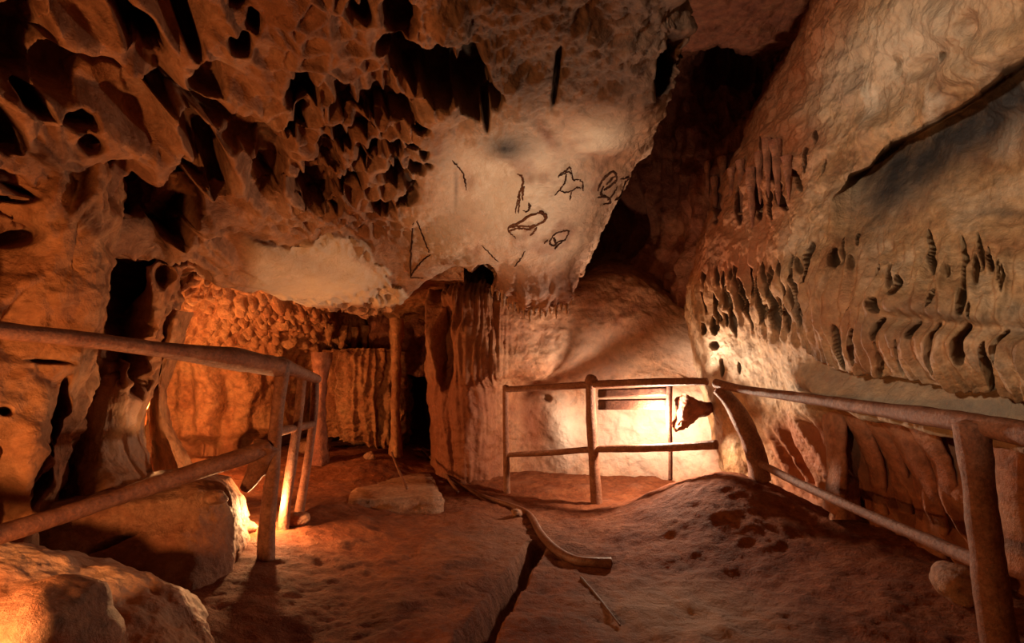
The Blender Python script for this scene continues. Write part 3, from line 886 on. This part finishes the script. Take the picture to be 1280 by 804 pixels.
def stalactite_mesh(name, L, r, seed, lean=0.0, seg=14, n=26):
    t = np.linspace(0, 1, n)
    rr = r * ((1 - t) ** .75 * .9 + .12) * (1 + .12 * np.sin(t * 17 + seed))
    rr[-1] = r * .02
    ang = np.linspace(0, 2 * math.pi, seg, endpoint=False)
    G = np.stack([rr[:, None] * np.cos(ang)[None] + lean * t[:, None] ** 2 * L, rr[:, None] * np.sin(ang)[None], (-t * L)[:, None] + 0 * ang[None]], -1)
    k = vnoise(P3(G) * np.array([14, 14, 5]) + seed * 9.7, seed).reshape(n, seg)
    G[..., :2] *= (1 + .3 * k)[..., None]
    G = np.concatenate([G, G[:, :1]], 1)
    me = grid_mesh(name, G)
    bm = bmesh.new()
    bm.from_mesh(me)
    bmesh.ops.remove_doubles(bm, verts=bm.verts, dist=1e-5)
    bmesh.ops.recalc_face_normals(bm, faces=bm.faces)
    bm.to_mesh(me)
    bm.free()
    return me


build_ceiling()
build_left()
build_pillar()
build_recess()
build_right()
build_back()
build_chamber()
build_floor()

M_RIGHTLOW = rock('flowstone_red', [(0.38, 0.11, 0.04), (0.52, 0.18, 0.075), (0.64, 0.29, 0.15)], bump=.4)
ROCKS = ('ceiling', 'wall_left', 'pillar', 'wall_recess', 'wall_right', 'wall_back', 'wall_chamber', 'floor')


def rock_sheet(name, rows, nr, nc, label, cat, mat, f=2.3, amp=.07, seed=100, fine=.03, attrs=None, holes=None, z0=0.0):
    G, n, A = sheet(rows, nr, nc)
    P = P3(G)
    w1 = fbm(P, f, 4, seed).reshape(G.shape[:2])
    disp = amp * w1 + fine * fbm(P, 8, 4, seed + 1).reshape(G.shape[:2])
    if holes:
        disp -= pits(A[..., :2], holes, .4 * w1)
    G = G + n * disp[..., None]
    BVHS_NAME = name if name not in BVHS else name + str(len(BVHS))
    keep_bvh(BVHS_NAME, G)
    o = P.mean(0)
    o[2] = z0
    at_ = {k: blob(A[..., :2], v) for k, v in (attrs or {}).items()}
    ob = link(name, grid_mesh(name, G, at_, o), mat)
    ob.location = o
    return tag(ob, label, cat)


# ---- ground masses at the left
rock_sheet('rock_ledge', [
    [(u, v, 3.9) for u, v in ((-140, 640), (-40, 620), (40, 610), (120, 600), (200, 590), (262, 590), (300, 610), (312, 640))],
    [(-140, 655, 2.75), (-40, 650, 2.8), (40, 640, 2.9), (120, 626, 3.0), (200, 612, 3.1), (255, 606, 3.15), (292, 632, 3.3), (308, 660, 3.7)],
    [(-140, 690, 2.6), (-40, 684, 2.65), (40, 676, 2.72), (120, 664, 2.85), (200, 655, 2.95), (258, 655, 3.05), (298, 668, 3.25), (312, 680, 3.7)],
    [(-140, 740, 2.5), (-40, 735, 2.52), (40, 730, 2.6), (120, 722, 2.72), (200, 716, 2.82), (262, 712, 2.95), (296, 712, 3.2), (310, 715, 3.7)],
    [(-140, 850, 2.35), (-40, 850, 2.38), (40, 850, 2.4), (120, 845, 2.5), (200, 840, 2.6), (262, 830, 2.7), (290, 820, 2.9), (305, 800, 3.3)],
], 170, 200, 'reddish rock ledge with a slanting crack under the lower bar of the left handrail', 'rock ledge', M_STONE, amp=.08, seed=101,
    holes=[(140, 677, 32, 3.5, -24, .1, .5)], attrs={'red': [(200, 690, 160, 60, 0, .55)]})
rock_sheet('rock_bank', [
    [(-160, 700, 2.9), (-80, 700, 2.9), (0, 706, 2.95), (80, 716, 3.0), (170, 740, 3.0), (240, 775, 3.0), (268, 815, 2.9), (272, 860, 2.8)],
    [(-160, 672, 2.25), (-80, 674, 2.3), (0, 680, 2.36), (80, 690, 2.42), (170, 714, 2.46), (238, 752, 2.46), (266, 800, 2.4), (270, 850, 2.35)],
    [(-160, 690, 2.05), (-80, 692, 2.1), (0, 698, 2.18), (80, 710, 2.25), (165, 738, 2.3), (225, 775, 2.3), (250, 820, 2.25), (255, 870, 2.2)],
    [(-160, 760, 1.85), (-80, 760, 1.9), (0, 760, 2.0), (80, 770, 2.05), (150, 790, 2.1), (200, 815, 2.12), (225, 850, 2.1), (235, 890, 2.05)],
    [(-160, 900, 1.6), (-80, 900, 1.65), (0, 900, 1.7), (80, 900, 1.75), (150, 910, 1.8), (200, 915, 1.85), (225, 920, 1.85), (235, 930, 1.85)],
], 170, 200, 'pale sandy rock bank lit orange in the bottom left corner', 'rock bank', M_BACK, amp=.06, seed=111, fine=.04, attrs={'pale': [(100, 720, 140, 40, 15, .3)]})
b = stone(55, 790, (.19, .17, .14), 'dark rounded boulder on the sandy bank in the bottom left corner', 5, 'boulder', 'boulder', M_STONE, p=at(52, 812, 1.75), sink=.6)

# ---- blade of rock between pillar and chamber
rock_sheet('rock_slab', [
    [(190, 385, 4.6), (205, 385, 4.35), (222, 388, 4.2), (236, 390, 4.5), (240, 390, 5.0)],
    [(186, 430, 4.6), (198, 430, 4.3), (212, 432, 4.15), (226, 432, 4.45), (228, 432, 5.0)],
    [(186, 480, 4.6), (192, 480, 4.3), (200, 482, 4.15), (208, 484, 4.45), (209, 484, 5.0)],
    [(188, 530, 4.6), (194, 530, 4.3), (203, 532, 4.15), (212, 534, 4.45), (213, 534, 5.0)],
    [(190, 575, 4.6), (205, 575, 4.3), (222, 577, 4.15), (238, 580, 4.45), (240, 580, 5.0)],
    [(190, 640, 4.6), (210, 640, 4.3), (232, 640, 4.15), (256, 640, 4.45), (260, 640, 5.0)],
], 120, 60, 'thin upright rock slab with a glowing edge at the left mouth of the orange chamber', 'rock slab', M_LEFT, amp=.05, seed=121, f=4)

# ---- left handrail
def rail_root(name, p, label, cat):
    return empty(name, p, label, cat)


L = rail_root('handrail', at(338, 690, 3.35), 'rustic brown handrail with two bars running in from the left edge to a leaning post', 'handrail')
bar('top_rail', L, [(-400, 366, 1.25), (-160, 392, 1.7), (-60, 404, 1.9), (0, 413, 2.1), (100, 424, 2.4), (200, 437, 2.75), (290, 449, 3.1), (352, 460, 3.35)], [.030, .030, .031, .033, .034, .038, .062, .06], M_WOOD, n=110, seed=1)
bar('lower_rail', L, [(-400, 760, 1.25), (-160, 705, 1.7), (-60, 683, 1.9), (0, 668, 2.1), (90, 640, 2.4), (180, 611, 2.75), (260, 585, 3.05), (335, 560, 3.32)], [.038, .038, .036, .036, .037, .040, .045, .05], M_WOOD, n=110, seed=2)
bar('post', L, [(356, 452, 3.36), (346, 520, 3.35), (341, 590, 3.35), (335, 640, 3.34), (332, 700, 3.3)], [.038, .036, .04, .044, .05], M_WOOD, n=70, seed=3)
bar('brace', L, [(334, 556, 3.33), (322, 585, 3.33), (306, 612, 3.34)], [.075, .06, .03], M_WOOD, n=30, seed=4)
bar('top_rail', L, [(350, 456, 3.36), (368, 463, 3.65), (396, 474, 4.2)], [.05, .042, .034], M_WOOD, n=40, seed=5)
bar('post', L, [(378, 470, 3.95), (373, 520, 3.95), (366, 570, 3.95), (356, 640, 3.95), (352, 690, 3.9)], [.032, .03, .034, .036, .04], M_WOOD, n=60, seed=6)
bar('post', L, [(394, 472, 4.2), (392, 520, 4.2), (384, 580, 4.2), (374, 640, 4.2)], [.03, .03, .03, .035], M_WOOD, n=50, seed=7)
bar('lower_rail', L, [(345, 540, 3.36), (365, 536, 3.9), (392, 530, 4.2)], [.03, .028, .026], M_WOOD, n=30, seed=8)

# ---- fence in front of the lit back wall
Fn = rail_root('fence', at(738, 632, 5.42), 'low brown fence with two bars in front of the bright back wall', 'fence')
bar('top_rail', Fn, [(630, 487, 5.75), (690, 484, 5.6), (738, 481, 5.42), (810, 478, 5.1), (884, 477, 4.75)], [.03, .034, .036, .036, .032], M_WOOD, n=90, seed=11)
bar('lower_rail', Fn, [(632, 569, 5.75), (690, 566, 5.6), (740, 562, 5.42), (820, 560, 5.1), (896, 556, 4.75)], [.026, .028, .032, .036, .04], M_WOOD, n=90, seed=12)
bar('post', Fn, [(632, 482, 5.75), (632, 530, 5.75), (633, 575, 5.75), (634, 622, 5.75)], [.03, .03, .032, .034], M_WOOD, n=40, seed=13)
p2 = bar('post', Fn, [(738, 474, 5.42), (739, 520, 5.42), (742, 570, 5.42), (746, 636, 5.42)], [.045, .05, .05, .056], M_WOOD, n=60, seed=14)
me = stone_mesh('knob', .06, .06, .055, 3, 3, .1)
k = link('knob', me, M_WOOD, p2)
k.location = Vector(at(739, 475, 5.42)) - Vector(Fn.location)


def shadow_plank(name, a, b, h, t, label, seed, parent=None):
    """board from a to b (u, v, d at the middle of its height), h high, t thick"""
    A, B = at(*a), at(*b)
    d = (B - A) / np.linalg.norm(B - A)
    up = np.array([0, 0, 1.0])
    s = np.cross(d, up)
    s /= np.linalg.norm(s)
    cs = []
    for e in (A, B):
        cs.append([e + up * h / 2 + s * t / 2, e + up * h / 2 - s * t / 2, e - up * h / 2 - s * t / 2, e - up * h / 2 + s * t / 2])
    o = np.array(parent.location) if parent is not None else (A + B) / 2
    me = box_mesh(name, cs[0] + cs[1], o, .008, .01, seed)
    ob = link(name, me, M_SHADE, parent)
    if parent is None:
        ob.location = o
        tag(ob, label, 'shadow_board')
    return ob


Bd = rail_root('shadow_barrier', at(842, 560, 5.3), 'dark boards standing in for fence shadows right of the knobbed post', 'shadow_barrier')  # solid boards added in place of the fence's shadow on the wall
shadow_plank('shadow_board', (748, 492, 5.75), (838, 489, 5.35), .085, .04, None, 3, Bd)
shadow_plank('shadow_board', (748, 506, 5.78), (838, 505, 5.38), .105, .04, None, 4, Bd)
bar('post', Bd, [(837, 482, 5.34), (836, 520, 5.34), (838, 560, 5.34), (838, 600, 5.34)], [.03, .028, .02, .02], M_SHADE, n=40, seed=15)

rock_sheet('jagged_shadow', [  # jagged solid in place of a shadow shape on the bright wall
    [(846, 500, 5.45), (854, 492, 5.25), (864, 497, 5.2), (882, 502, 5.3), (890, 505, 5.6)],
    [(845, 515, 5.45), (852, 512, 5.2), (862, 512, 5.15), (884, 512, 5.25), (894, 514, 5.6)],
    [(844, 530, 5.45), (848, 530, 5.25), (852, 528, 5.2), (868, 524, 5.3), (876, 522, 5.6)],
    [(844, 540, 5.6), (846, 540, 5.4), (849, 538, 5.35), (854, 535, 5.4), (858, 532, 5.6)],
], 50, 60, 'dark jagged shape standing in for shadow beside the right end of the dark boards', 'rock spur', M_RECESS, amp=.05, seed=131, f=7, fine=.06, z0=.9)

# ---- right handrail
R_ = rail_root('handrail', at(1250, 815, 2.5), 'thick brown handrail along the right wall with a stout post near the right edge', 'handrail')
bar('top_rail', R_, [(894, 479, 4.64), (930, 487, 4.4), (1000, 497, 3.9), (1100, 512, 3.25), (1200, 527, 2.65), (1300, 546, 2.25), (1420, 566, 1.85)], [.035, .032, .036, .042, .05, .052, .05], M_WOOD, n=130, seed=21)
bar('lower_rail', R_, [(940, 574, 4.6), (1000, 605, 4.0), (1100, 650, 3.25), (1175, 682, 2.8), (1224, 703, 2.52)], [.028, .029, .031, .033, .035], M_WOOD, n=100, seed=22)
bar('post', R_, [(1214, 530, 2.56), (1222, 600, 2.53), (1234, 690, 2.5), (1246, 780, 2.46), (1256, 840, 2.42)], [.072, .062, .064, .068, .075], M_WOOD, n=80, seed=23)
bar('brace', R_, [(898, 486, 4.62), (914, 504, 4.6), (932, 535, 4.55), (946, 572, 4.55), (950, 600, 4.55)], [.05, .065, .075, .08, .085], M_WOOD, n=50, seed=24)

# ---- hanging folds of flowstone along the foot of the right wall
def fold(pix, rad, label, seed):
    pts = [at(*p) for p in pix]
    o = pts[0].copy()
    me = tube_mesh('flowstone_fold', pts, rad, n=70, seg=18, seed=seed, rough=.18, origin=o, fr=6, flat=2.4)
    ob = link('flowstone_fold', me, M_RIGHTLOW)
    ob.location = o
    return tag(ob, label, 'flowstone fold', 'flowstone folds below the right shelf')


fold([(1040, 508, 4.05), (1044, 545, 3.98), (1046, 590, 3.95), (1043, 640, 3.95)], [.05, .05, .045, .05], 'leftmost flowstone fold below the right rock shelf', 301)
fold([(1062, 512, 3.9), (1082, 550, 3.84), (1096, 590, 3.82), (1100, 640, 3.82)], [.05, .04, .035, .03], 'second flowstone fold from the left below the right rock shelf', 302)
fold([(1088, 515, 3.75), (1108, 550, 3.7), (1122, 585, 3.68), (1132, 640, 3.66)], [.05, .04, .035, .03], 'third flowstone fold from the left below the right rock shelf', 303)
fold([(1112, 520, 3.6), (1136, 560, 3.52), (1158, 605, 3.48), (1164, 670, 3.46), (1160, 725, 3.45)], [.055, .045, .045, .05, .06], 'longest flowstone fold running down behind the lower bar of the right handrail', 304)
fold([(1146, 524, 3.42), (1164, 555, 3.36), (1178, 585, 3.35), (1188, 640, 3.35)], [.055, .04, .035, .03], 'flowstone fold just left of the stout right post', 305)
fold([(1262, 540, 2.95), (1262, 600, 2.92), (1268, 660, 2.9), (1275, 720, 2.88)], [.05, .05, .05, .05], 'flowstone fold right of the stout right post', 306)

# ---- floor: pipe, shadow strip, rods, steps, stones
def ground(u, v, lift=.0, names=('floor',)):
    h = hit(u, v, names)
    return np.array(h[0]) + np.array([0, 0, lift])


def ground_tube(name, pix, rad, mat, label, cat, lift, seed, n=90, rough=.1):
    pts = [ground(u, v, lift * (1 if len(r) == 0 else r[0])) for (u, v, *r) in pix]
    o = pts[0].copy()
    me = tube_mesh(name, pts, rad, n=n, seed=seed, rough=rough, origin=o)
    ob = link(name, me, mat)
    ob.location = o
    return tag(ob, label, cat)


ground_tube('pipe', [(560, 600), (600, 622), (640, 636), (662, 648), (676, 672), (695, 692), (722, 706), (764, 709)], [.018, .02, .022, .026, .028, .029, .03, .033], M_PIPE, 'rusty bent pipe lying across the floor below the fence', 'pipe', .025, 31, n=120)
ground_tube('pole', [(528, 566), (546, 586), (556, 598), (572, 622)], [.016, .016, .016, .016], M_PIPE, 'thin pale pole lying at the foot of the fluted column', 'pole', .05, 32, n=40, rough=.04)
ground_tube('shadow_line', [(726, 724), (742, 742), (758, 762), (775, 784)], [.008, .007, .006, .005], M_SHADE, 'thin dark strip for a shadow on the floor below the end of the rusty pipe', 'shadow_line', .008, 33, n=60)  # dark strip laid in place of a shadow line
ground_tube('rod', [(489, 590), (497, 612), (508, 640)], [.012, .012, .012], M_PIPE, 'short straight rod leaning on the low flat stone step', 'rod', .2, 34, n=30, rough=.03)


def slab(name, pix, z0, z1, label, cat, seed, mat):
    """block with a quadrilateral top: four (u, v) corners seen at height z1"""
    top = [zray(u, v, z1) for u, v in pix]
    bot = [np.array([p[0], p[1], z0]) for p in top]
    o = np.mean(top + bot, axis=0)
    me = box_mesh(name, top + bot, o, .03, .07, seed, 8)
    ob = link(name, me, mat)
    ob.location = o
    return tag(ob, label, cat)


slab('stone_step', [(440, 590), (540, 590), (556, 622), (430, 628)], -.1, .2, 'low flat stone step on the path in front of the back chamber', 'step', 41, M_STONE)
for (u, v, s, lab, sd) in (
        (300, 667, (.11, .07, .05), 'pale flat stone lying left of the foot of the leaning post', 3),
        (268, 628, (.08, .06, .04), 'small glittering stone on the ledge below the lower handrail bar', 9),
        (208, 718, (.10, .08, .05), 'small brown stone in the dark hollow behind the sandy bank', 6),
        (646, 645, (.055, .045, .035), 'small knobbly stone beside the bend of the rusty pipe', 8),
        (392, 566, (.20, .14, .10), 'reddish rock behind the rear posts of the left handrail', 12),
        (452, 556, (.16, .14, .12), 'pale rock below the drapery in the back chamber', 13),
        (462, 574, (.07, .05, .05), 'small orange stone behind the low flat stone step', 14),
        (372, 655, (.09, .07, .05), 'pale stone right of the foot of the leaning post', 17),
        (1195, 745, (.14, .10, .10), 'brown stone left of the stout right post', 18)):
    nm = ('rock_ledge', 'floor') if 'ledge' in lab else ('floor',)
    stone(u, v, s, lab, sd, 'stone', 'stone', names=nm)
rock_sheet('stalagmite', [
    [(1050, 598, 4.0), (1052, 598, 3.95), (1060, 597, 3.93), (1070, 597, 3.95), (1074, 598, 4.0)],
    [(1048, 606, 4.0), (1051, 606, 3.92), (1062, 606, 3.88), (1072, 606, 3.92), (1076, 606, 4.05)],
    [(1042, 620, 4.05), (1048, 620, 3.9), (1060, 620, 3.84), (1074, 620, 3.9), (1078, 620, 4.05)],
    [(1036, 650, 4.05), (1042, 650, 3.88), (1060, 650, 3.8), (1078, 650, 3.88), (1084, 650, 4.05)],
], 50, 40, 'stubby grey stalagmite behind the lower bar of the right handrail', 'stalagmite', M_BACK, amp=.03, f=8, seed=141)

# ---- hanging stone
def hang(u, v, L_, r, label, group, seed, names, mat, lean=0.0, up=.03, lip=None, fwd=0.0):
    h = hit(u, v, names)
    while h is None or (lip and h[2] > lip):
        v -= 2
        h = hit(u, v, names)
    me = stalactite_mesh('stalactite', L_, r, seed, lean)
    o = link('stalactite', me, mat)
    o.location = h[0] + Vector((0, 0, up)) + (Vector(CAM) - h[0]).normalized() * fwd
    return tag(o, label, 'stalactite', group)


g1 = 'stalactites in the red recess'
rs = [(884, 205, .42), (893, 225, .5), (903, 200, .6), (914, 215, .75), (926, 205, .7), (938, 215, .55), (948, 195, .45), (958, 178, .5), (970, 180, .55), (984, 200, .35)]
names = ['first', 'second', 'third', 'fourth', 'fifth', 'sixth', 'seventh', 'eighth', 'ninth', 'rightmost']
for i, (u, v, l_) in enumerate(rs):
    hang(u, v, l_, .034 + .006 * (i % 3), ('leftmost' if i == 0 else names[i]) + (' stalactite from the left' if 0 < i < 9 else ' stalactite') + ' in the red recess above the right flowstone', g1, 200 + i, ('wall_recess', 'wall_right'), M_RECESS, fwd=.07)
g2 = 'small drip stalactites along the lip of the painted face'
for i in range(16):
    u = 616 + i * 6.6
    hang(u, 392, .10 + .06 * ((i * 7) % 5) / 4, .018 + .006 * (i % 3), 'tiny dark drip stalactite on the lower lip of the painted rock face', g2, 230 + i, ('ceiling',), M_CEIL, up=.05, lip=5.6)
g3 = 'stalactites under the chamber roof'
cs = [(412, 405, .3), (428, 410, .45), (442, 412, .4), (456, 410, .5), (470, 415, .35)]
wh = ['leftmost', 'second from left', 'middle', 'second from right', 'rightmost']
for i, (u, v, l_) in enumerate(cs):
    hang(u, v, l_, .07, wh[i] + ' of five stubby stalactites under the back chamber roof', g3, 260 + i, ('wall_chamber',), M_CHAMB)

# drapery and thin column in the chamber
def drape(name, pix, label, cat, mat, seed, depth=.12, nr=140, nc=120, freq=9):
    G, n, A = sheet(pix, nr, nc)
    P = P3(G)
    fl = vnoise(np.stack([P[:, 0] * freq + .4 * vnoise(P * 2.5, seed), P[:, 2] * .6, 0 * P[:, 0]], 1), seed).reshape(G.shape[:2])
    G = G + n * (depth * (1 - 2 * np.abs(fl)) + .05 * (1 + 2 * (depth > .15)) * fbm(P, 5, 5, seed + 1).reshape(G.shape[:2]))[..., None]
    o = P.mean(0)
    o[2] = P[:, 2].max()
    ob = link(name, grid_mesh(name, G, None, o), mat)
    ob.location = o
    return tag(ob, label, cat)


drape('drapery', [
    [(404, 446, 7.9), (412, 440, 7.5), (436, 438, 7.3), (466, 438, 7.3), (494, 440, 7.5), (503, 446, 7.9)],
    [(403, 480, 7.9), (411, 478, 7.45), (436, 476, 7.2), (466, 476, 7.2), (494, 478, 7.45), (502, 480, 7.9)],
    [(404, 515, 7.9), (412, 515, 7.45), (436, 515, 7.2), (466, 515, 7.2), (494, 515, 7.45), (502, 515, 7.9)],
    [(408, 545, 8.0), (414, 540, 7.6), (436, 545, 7.35), (466, 552, 7.35), (494, 560, 7.55), (500, 562, 7.9)],
], 'orange fluted flowstone drapery at the back of the left chamber', 'drapery', M_CHAMB, 271, .16, 180, 200, 10)
drape('stone_column', [
    [(488, 400, 6.8), (490, 398, 6.65), (494, 397, 6.6), (499, 398, 6.65), (502, 400, 6.8)],
    [(491, 450, 6.8), (492, 450, 6.68), (494, 450, 6.64), (497, 450, 6.68), (498, 450, 6.8)],
    [(490, 510, 6.8), (491, 510, 6.68), (494, 510, 6.64), (497, 510, 6.68), (498, 510, 6.8)],
    [(487, 580, 6.8), (489, 580, 6.66), (494, 580, 6.62), (499, 580, 6.66), (502, 580, 6.8)],
], 'slim orange stone column at the left edge of the black gap', 'stone column', M_CHAMB, 275, .03, 100, 24)
drape('stone_column', [
    [(392, 440, 6.3), (394, 440, 6.2), (400, 440, 6.15), (408, 440, 6.2), (412, 440, 6.3)],
    [(394, 480, 6.3), (396, 480, 6.22), (400, 480, 6.18), (405, 480, 6.22), (407, 480, 6.3)],
    [(393, 530, 6.3), (395, 530, 6.22), (399, 530, 6.18), (404, 530, 6.22), (406, 530, 6.3)],
    [(388, 585, 6.3), (391, 585, 6.2), (398, 585, 6.15), (406, 585, 6.2), (410, 585, 6.3)],
], 'dark slim stone column just right of the rear handrail post', 'stone column', M_RECESS, 277, .03, 100, 24)

# pale ledge under the recess stalactites
rock_sheet('rock_shelf', [
    [(920, 268, 5.6), (940, 264, 5.5), (965, 261, 5.3), (990, 260, 5.1), (1002, 262, 5.0)],
    [(918, 266, 5.2), (940, 262, 5.05), (965, 259, 4.9), (992, 257, 4.72), (1004, 258, 4.7)],
    [(918, 270, 5.15), (940, 268, 5.0), (965, 265, 4.85), (992, 262, 4.68), (1004, 262, 4.66)],
    [(922, 272, 5.6), (940, 271, 5.5), (965, 268, 5.3), (990, 265, 5.1), (1002, 265, 5.0)],
], 40, 80, 'narrow pale rock shelf below the stalactites of the red recess', 'rock shelf', M_BACK, amp=.03, fine=.02, seed=151, f=5, z0=2.5)

# ---- drawings on the rock face
def strokes(lines, s=.2344, o=(520, 180)):
    return [[(o[0] + s * x, o[1] + s * y) for x, y in l] for l in lines]


def drawing(lines, rad, label, mat, cat='cave drawing'):
    rad *= 1.0
    bm = bmesh.new()
    first = None
    for k, l in enumerate(lines):
        n = max(8, len(l) * 7)
        A = spl([(a, b, 0) for a, b in l], n)
        pts = []
        for a in A:
            h = hit(a[0], a[1], ('ceiling',))
            if h is None:
                continue
            pts.append(np.array(h[0]))
        if len(pts) < 4:
            continue
        pts = np.array(pts)
        pts[1:-1] = (pts[:-2] + pts[1:-1] * 6 + pts[2:]) / 8
        pts += np.random.RandomState(k).normal(0, .0025, pts.shape)
        if first is None:
            first = pts[0].copy()
        r = [rad * .4] + [rad * (.75 + .5 * random.random()) for _ in range(6)] + [rad * .4]
        me = tube_mesh('s', pts, r, n=n, seg=8, rough=.25, seed=k, origin=first, fr=14)
        bm.from_mesh(me)
        bpy.data.meshes.remove(me)
    me = bpy.data.meshes.new('cave_drawing')
    bm.to_mesh(me)
    bm.free()
    ob = link('cave_drawing', me, mat)
    ob.location = first
    return tag(ob, label, cat)


drawing(strokes([[(492, 475), (496, 440), (555, 418), (600, 385), (655, 368), (692, 380), (684, 408), (655, 425), (628, 440), (600, 456), (560, 450), (520, 455), (498, 470), (532, 502)], [(640, 445), (632, 465), (608, 490)], [(655, 368), (672, 358), (688, 395)], [(500, 445), (540, 438), (600, 440), (640, 430)]]), .009,
        'brown outline drawing of a heavy bison-like animal low on the pale rock face', M_OCHRE)
drawing(strokes([[(535, 160), (560, 168), (572, 195), (565, 232), (548, 268), (538, 320), (528, 368)], [(552, 262), (552, 310), (545, 372)], [(576, 225), (570, 262), (568, 300)]]), .007,
        'tall thin upright figure drawn in brown above the heavy animal', M_OCHRE)
drawing(strokes([[(598, 312), (606, 332), (602, 352), (586, 362), (572, 352)]]), .007, 'small hook-shaped dark mark right above the back of the heavy animal', M_CHAR)
drawing(strokes([[(755, 178), (768, 160), (800, 142), (820, 124), (830, 156)], [(830, 156), (808, 150), (765, 172)], [(800, 160), (796, 200), (770, 240), (738, 276)], [(832, 158), (838, 190), (872, 192), (890, 215), (888, 250)], [(765, 245), (795, 258), (830, 250), (856, 232), (880, 236)], [(830, 255), (820, 300)]]), .006,
        'thin dark outline drawing of a horned grazing animal with raised head', M_CHAR)
drawing(strokes([[(966, 252), (985, 205), (1018, 168), (1056, 148), (1072, 192)], [(1000, 245), (1050, 212), (1070, 190)], [(1015, 215), (1035, 195), (1058, 172)], [(1060, 302), (1092, 272), (1110, 218), (1132, 182), (1092, 186)], [(968, 284), (1010, 280), (1036, 308), (1000, 322)], [(1072, 230), (1050, 270), (1020, 300)], [(1000, 225), (985, 262), (1010, 282)]]), .010,
        'thick smudged charcoal animal nearest the right edge of the pale rock face', M_CHAR)
drawing(strokes([[(722, 500), (745, 476), (790, 464), (815, 464), (800, 500), (778, 522), (748, 546), (740, 560)], [(722, 500), (714, 530), (736, 542), (762, 520), (796, 514)], [(684, 528), (702, 512)], [(735, 500), (745, 530)]]), .008,
        'small compact charcoal animal drawn lowest on the pale rock face', M_CHAR)
drawing(strokes([[(190, 88), (215, 112), (250, 152), (262, 200), (268, 245)]]), .006, 'long thin dark line curving down the left of the pale rock face', M_CHAR)
drawing([[(516, 276), (514, 310), (513, 346)], [(513, 347), (520, 347), (530, 348)], [(513, 346), (524, 330), (538, 318)], [(521, 276), (529, 296), (537, 316)]], .007, 'thin dark triangle of lines near the smooth pale slab', M_CHAR)
drawing(strokes([[(348, 540), (390, 580), (440, 630)]]), .006, 'short slanting dark line above the arched lip of the rock face', M_CHAR)
drawing(strokes([[(578, 570), (560, 610), (525, 655)]]), .006, 'short dark stroke leaning right below the heavy animal drawing', M_CHAR)


# ------------------------------------------------------------------ light
def lamp(name, p, power, col, r=.05, spot=None, target=None, blend=.6):
    d = bpy.data.lights.new(name, 'SPOT' if spot else 'POINT')
    d.energy = power
    d.color = col
    d.shadow_soft_size = r
    o = bpy.data.objects.new(name, d)
    C.objects.link(o)
    o.location = Vector(p)
    if spot:
        d.spot_size = math.radians(spot)
        d.spot_blend = blend
        o.rotation_euler = (Vector(target) - Vector(p)).to_track_quat('-Z', 'Y').to_euler()
    return o


WARM = (1.0, .58, .30)
WHITE = (1.0, .76, .55)
ORANGE = (1.0, .42, .14)
lamp('lamp_behind_fence', at(820, 522, 5.32), 115, (1, .72, .50), .05)
lamp('lamp_chamber', at(182, 520, 5.0), 150, ORANGE, .05)
lamp('lamp_post', at(340, 632, 3.85), 36, (1, .5, .2), .03)
lamp('lamp_left', (-1.70, 1.28, .66), 92, ORANGE, .06)
lamp('lamp_face', (.5, 1.95, .15), 160, WHITE, .08, 37, at(675, 232, 4.2), .8)
lamp('lamp_right', (-1.0, 0.3, 1.9), 330, (1, .84, .64), .08, 50, at(1170, 200, 3.2), .8)

w = bpy.data.worlds.new('world')
w.use_nodes = True
w.node_tree.nodes['Background'].inputs[0].default_value = (.03, .008, .003, 1)
w.node_tree.nodes['Background'].inputs[1].default_value = .3
SC.world = w
SC.view_settings.view_transform = 'Standard'
SC.view_settings.look = 'None'
SC.view_settings.exposure = 0.5
SC.view_settings.gamma = 1.0
SC.view_settings.use_curve_mapping = False
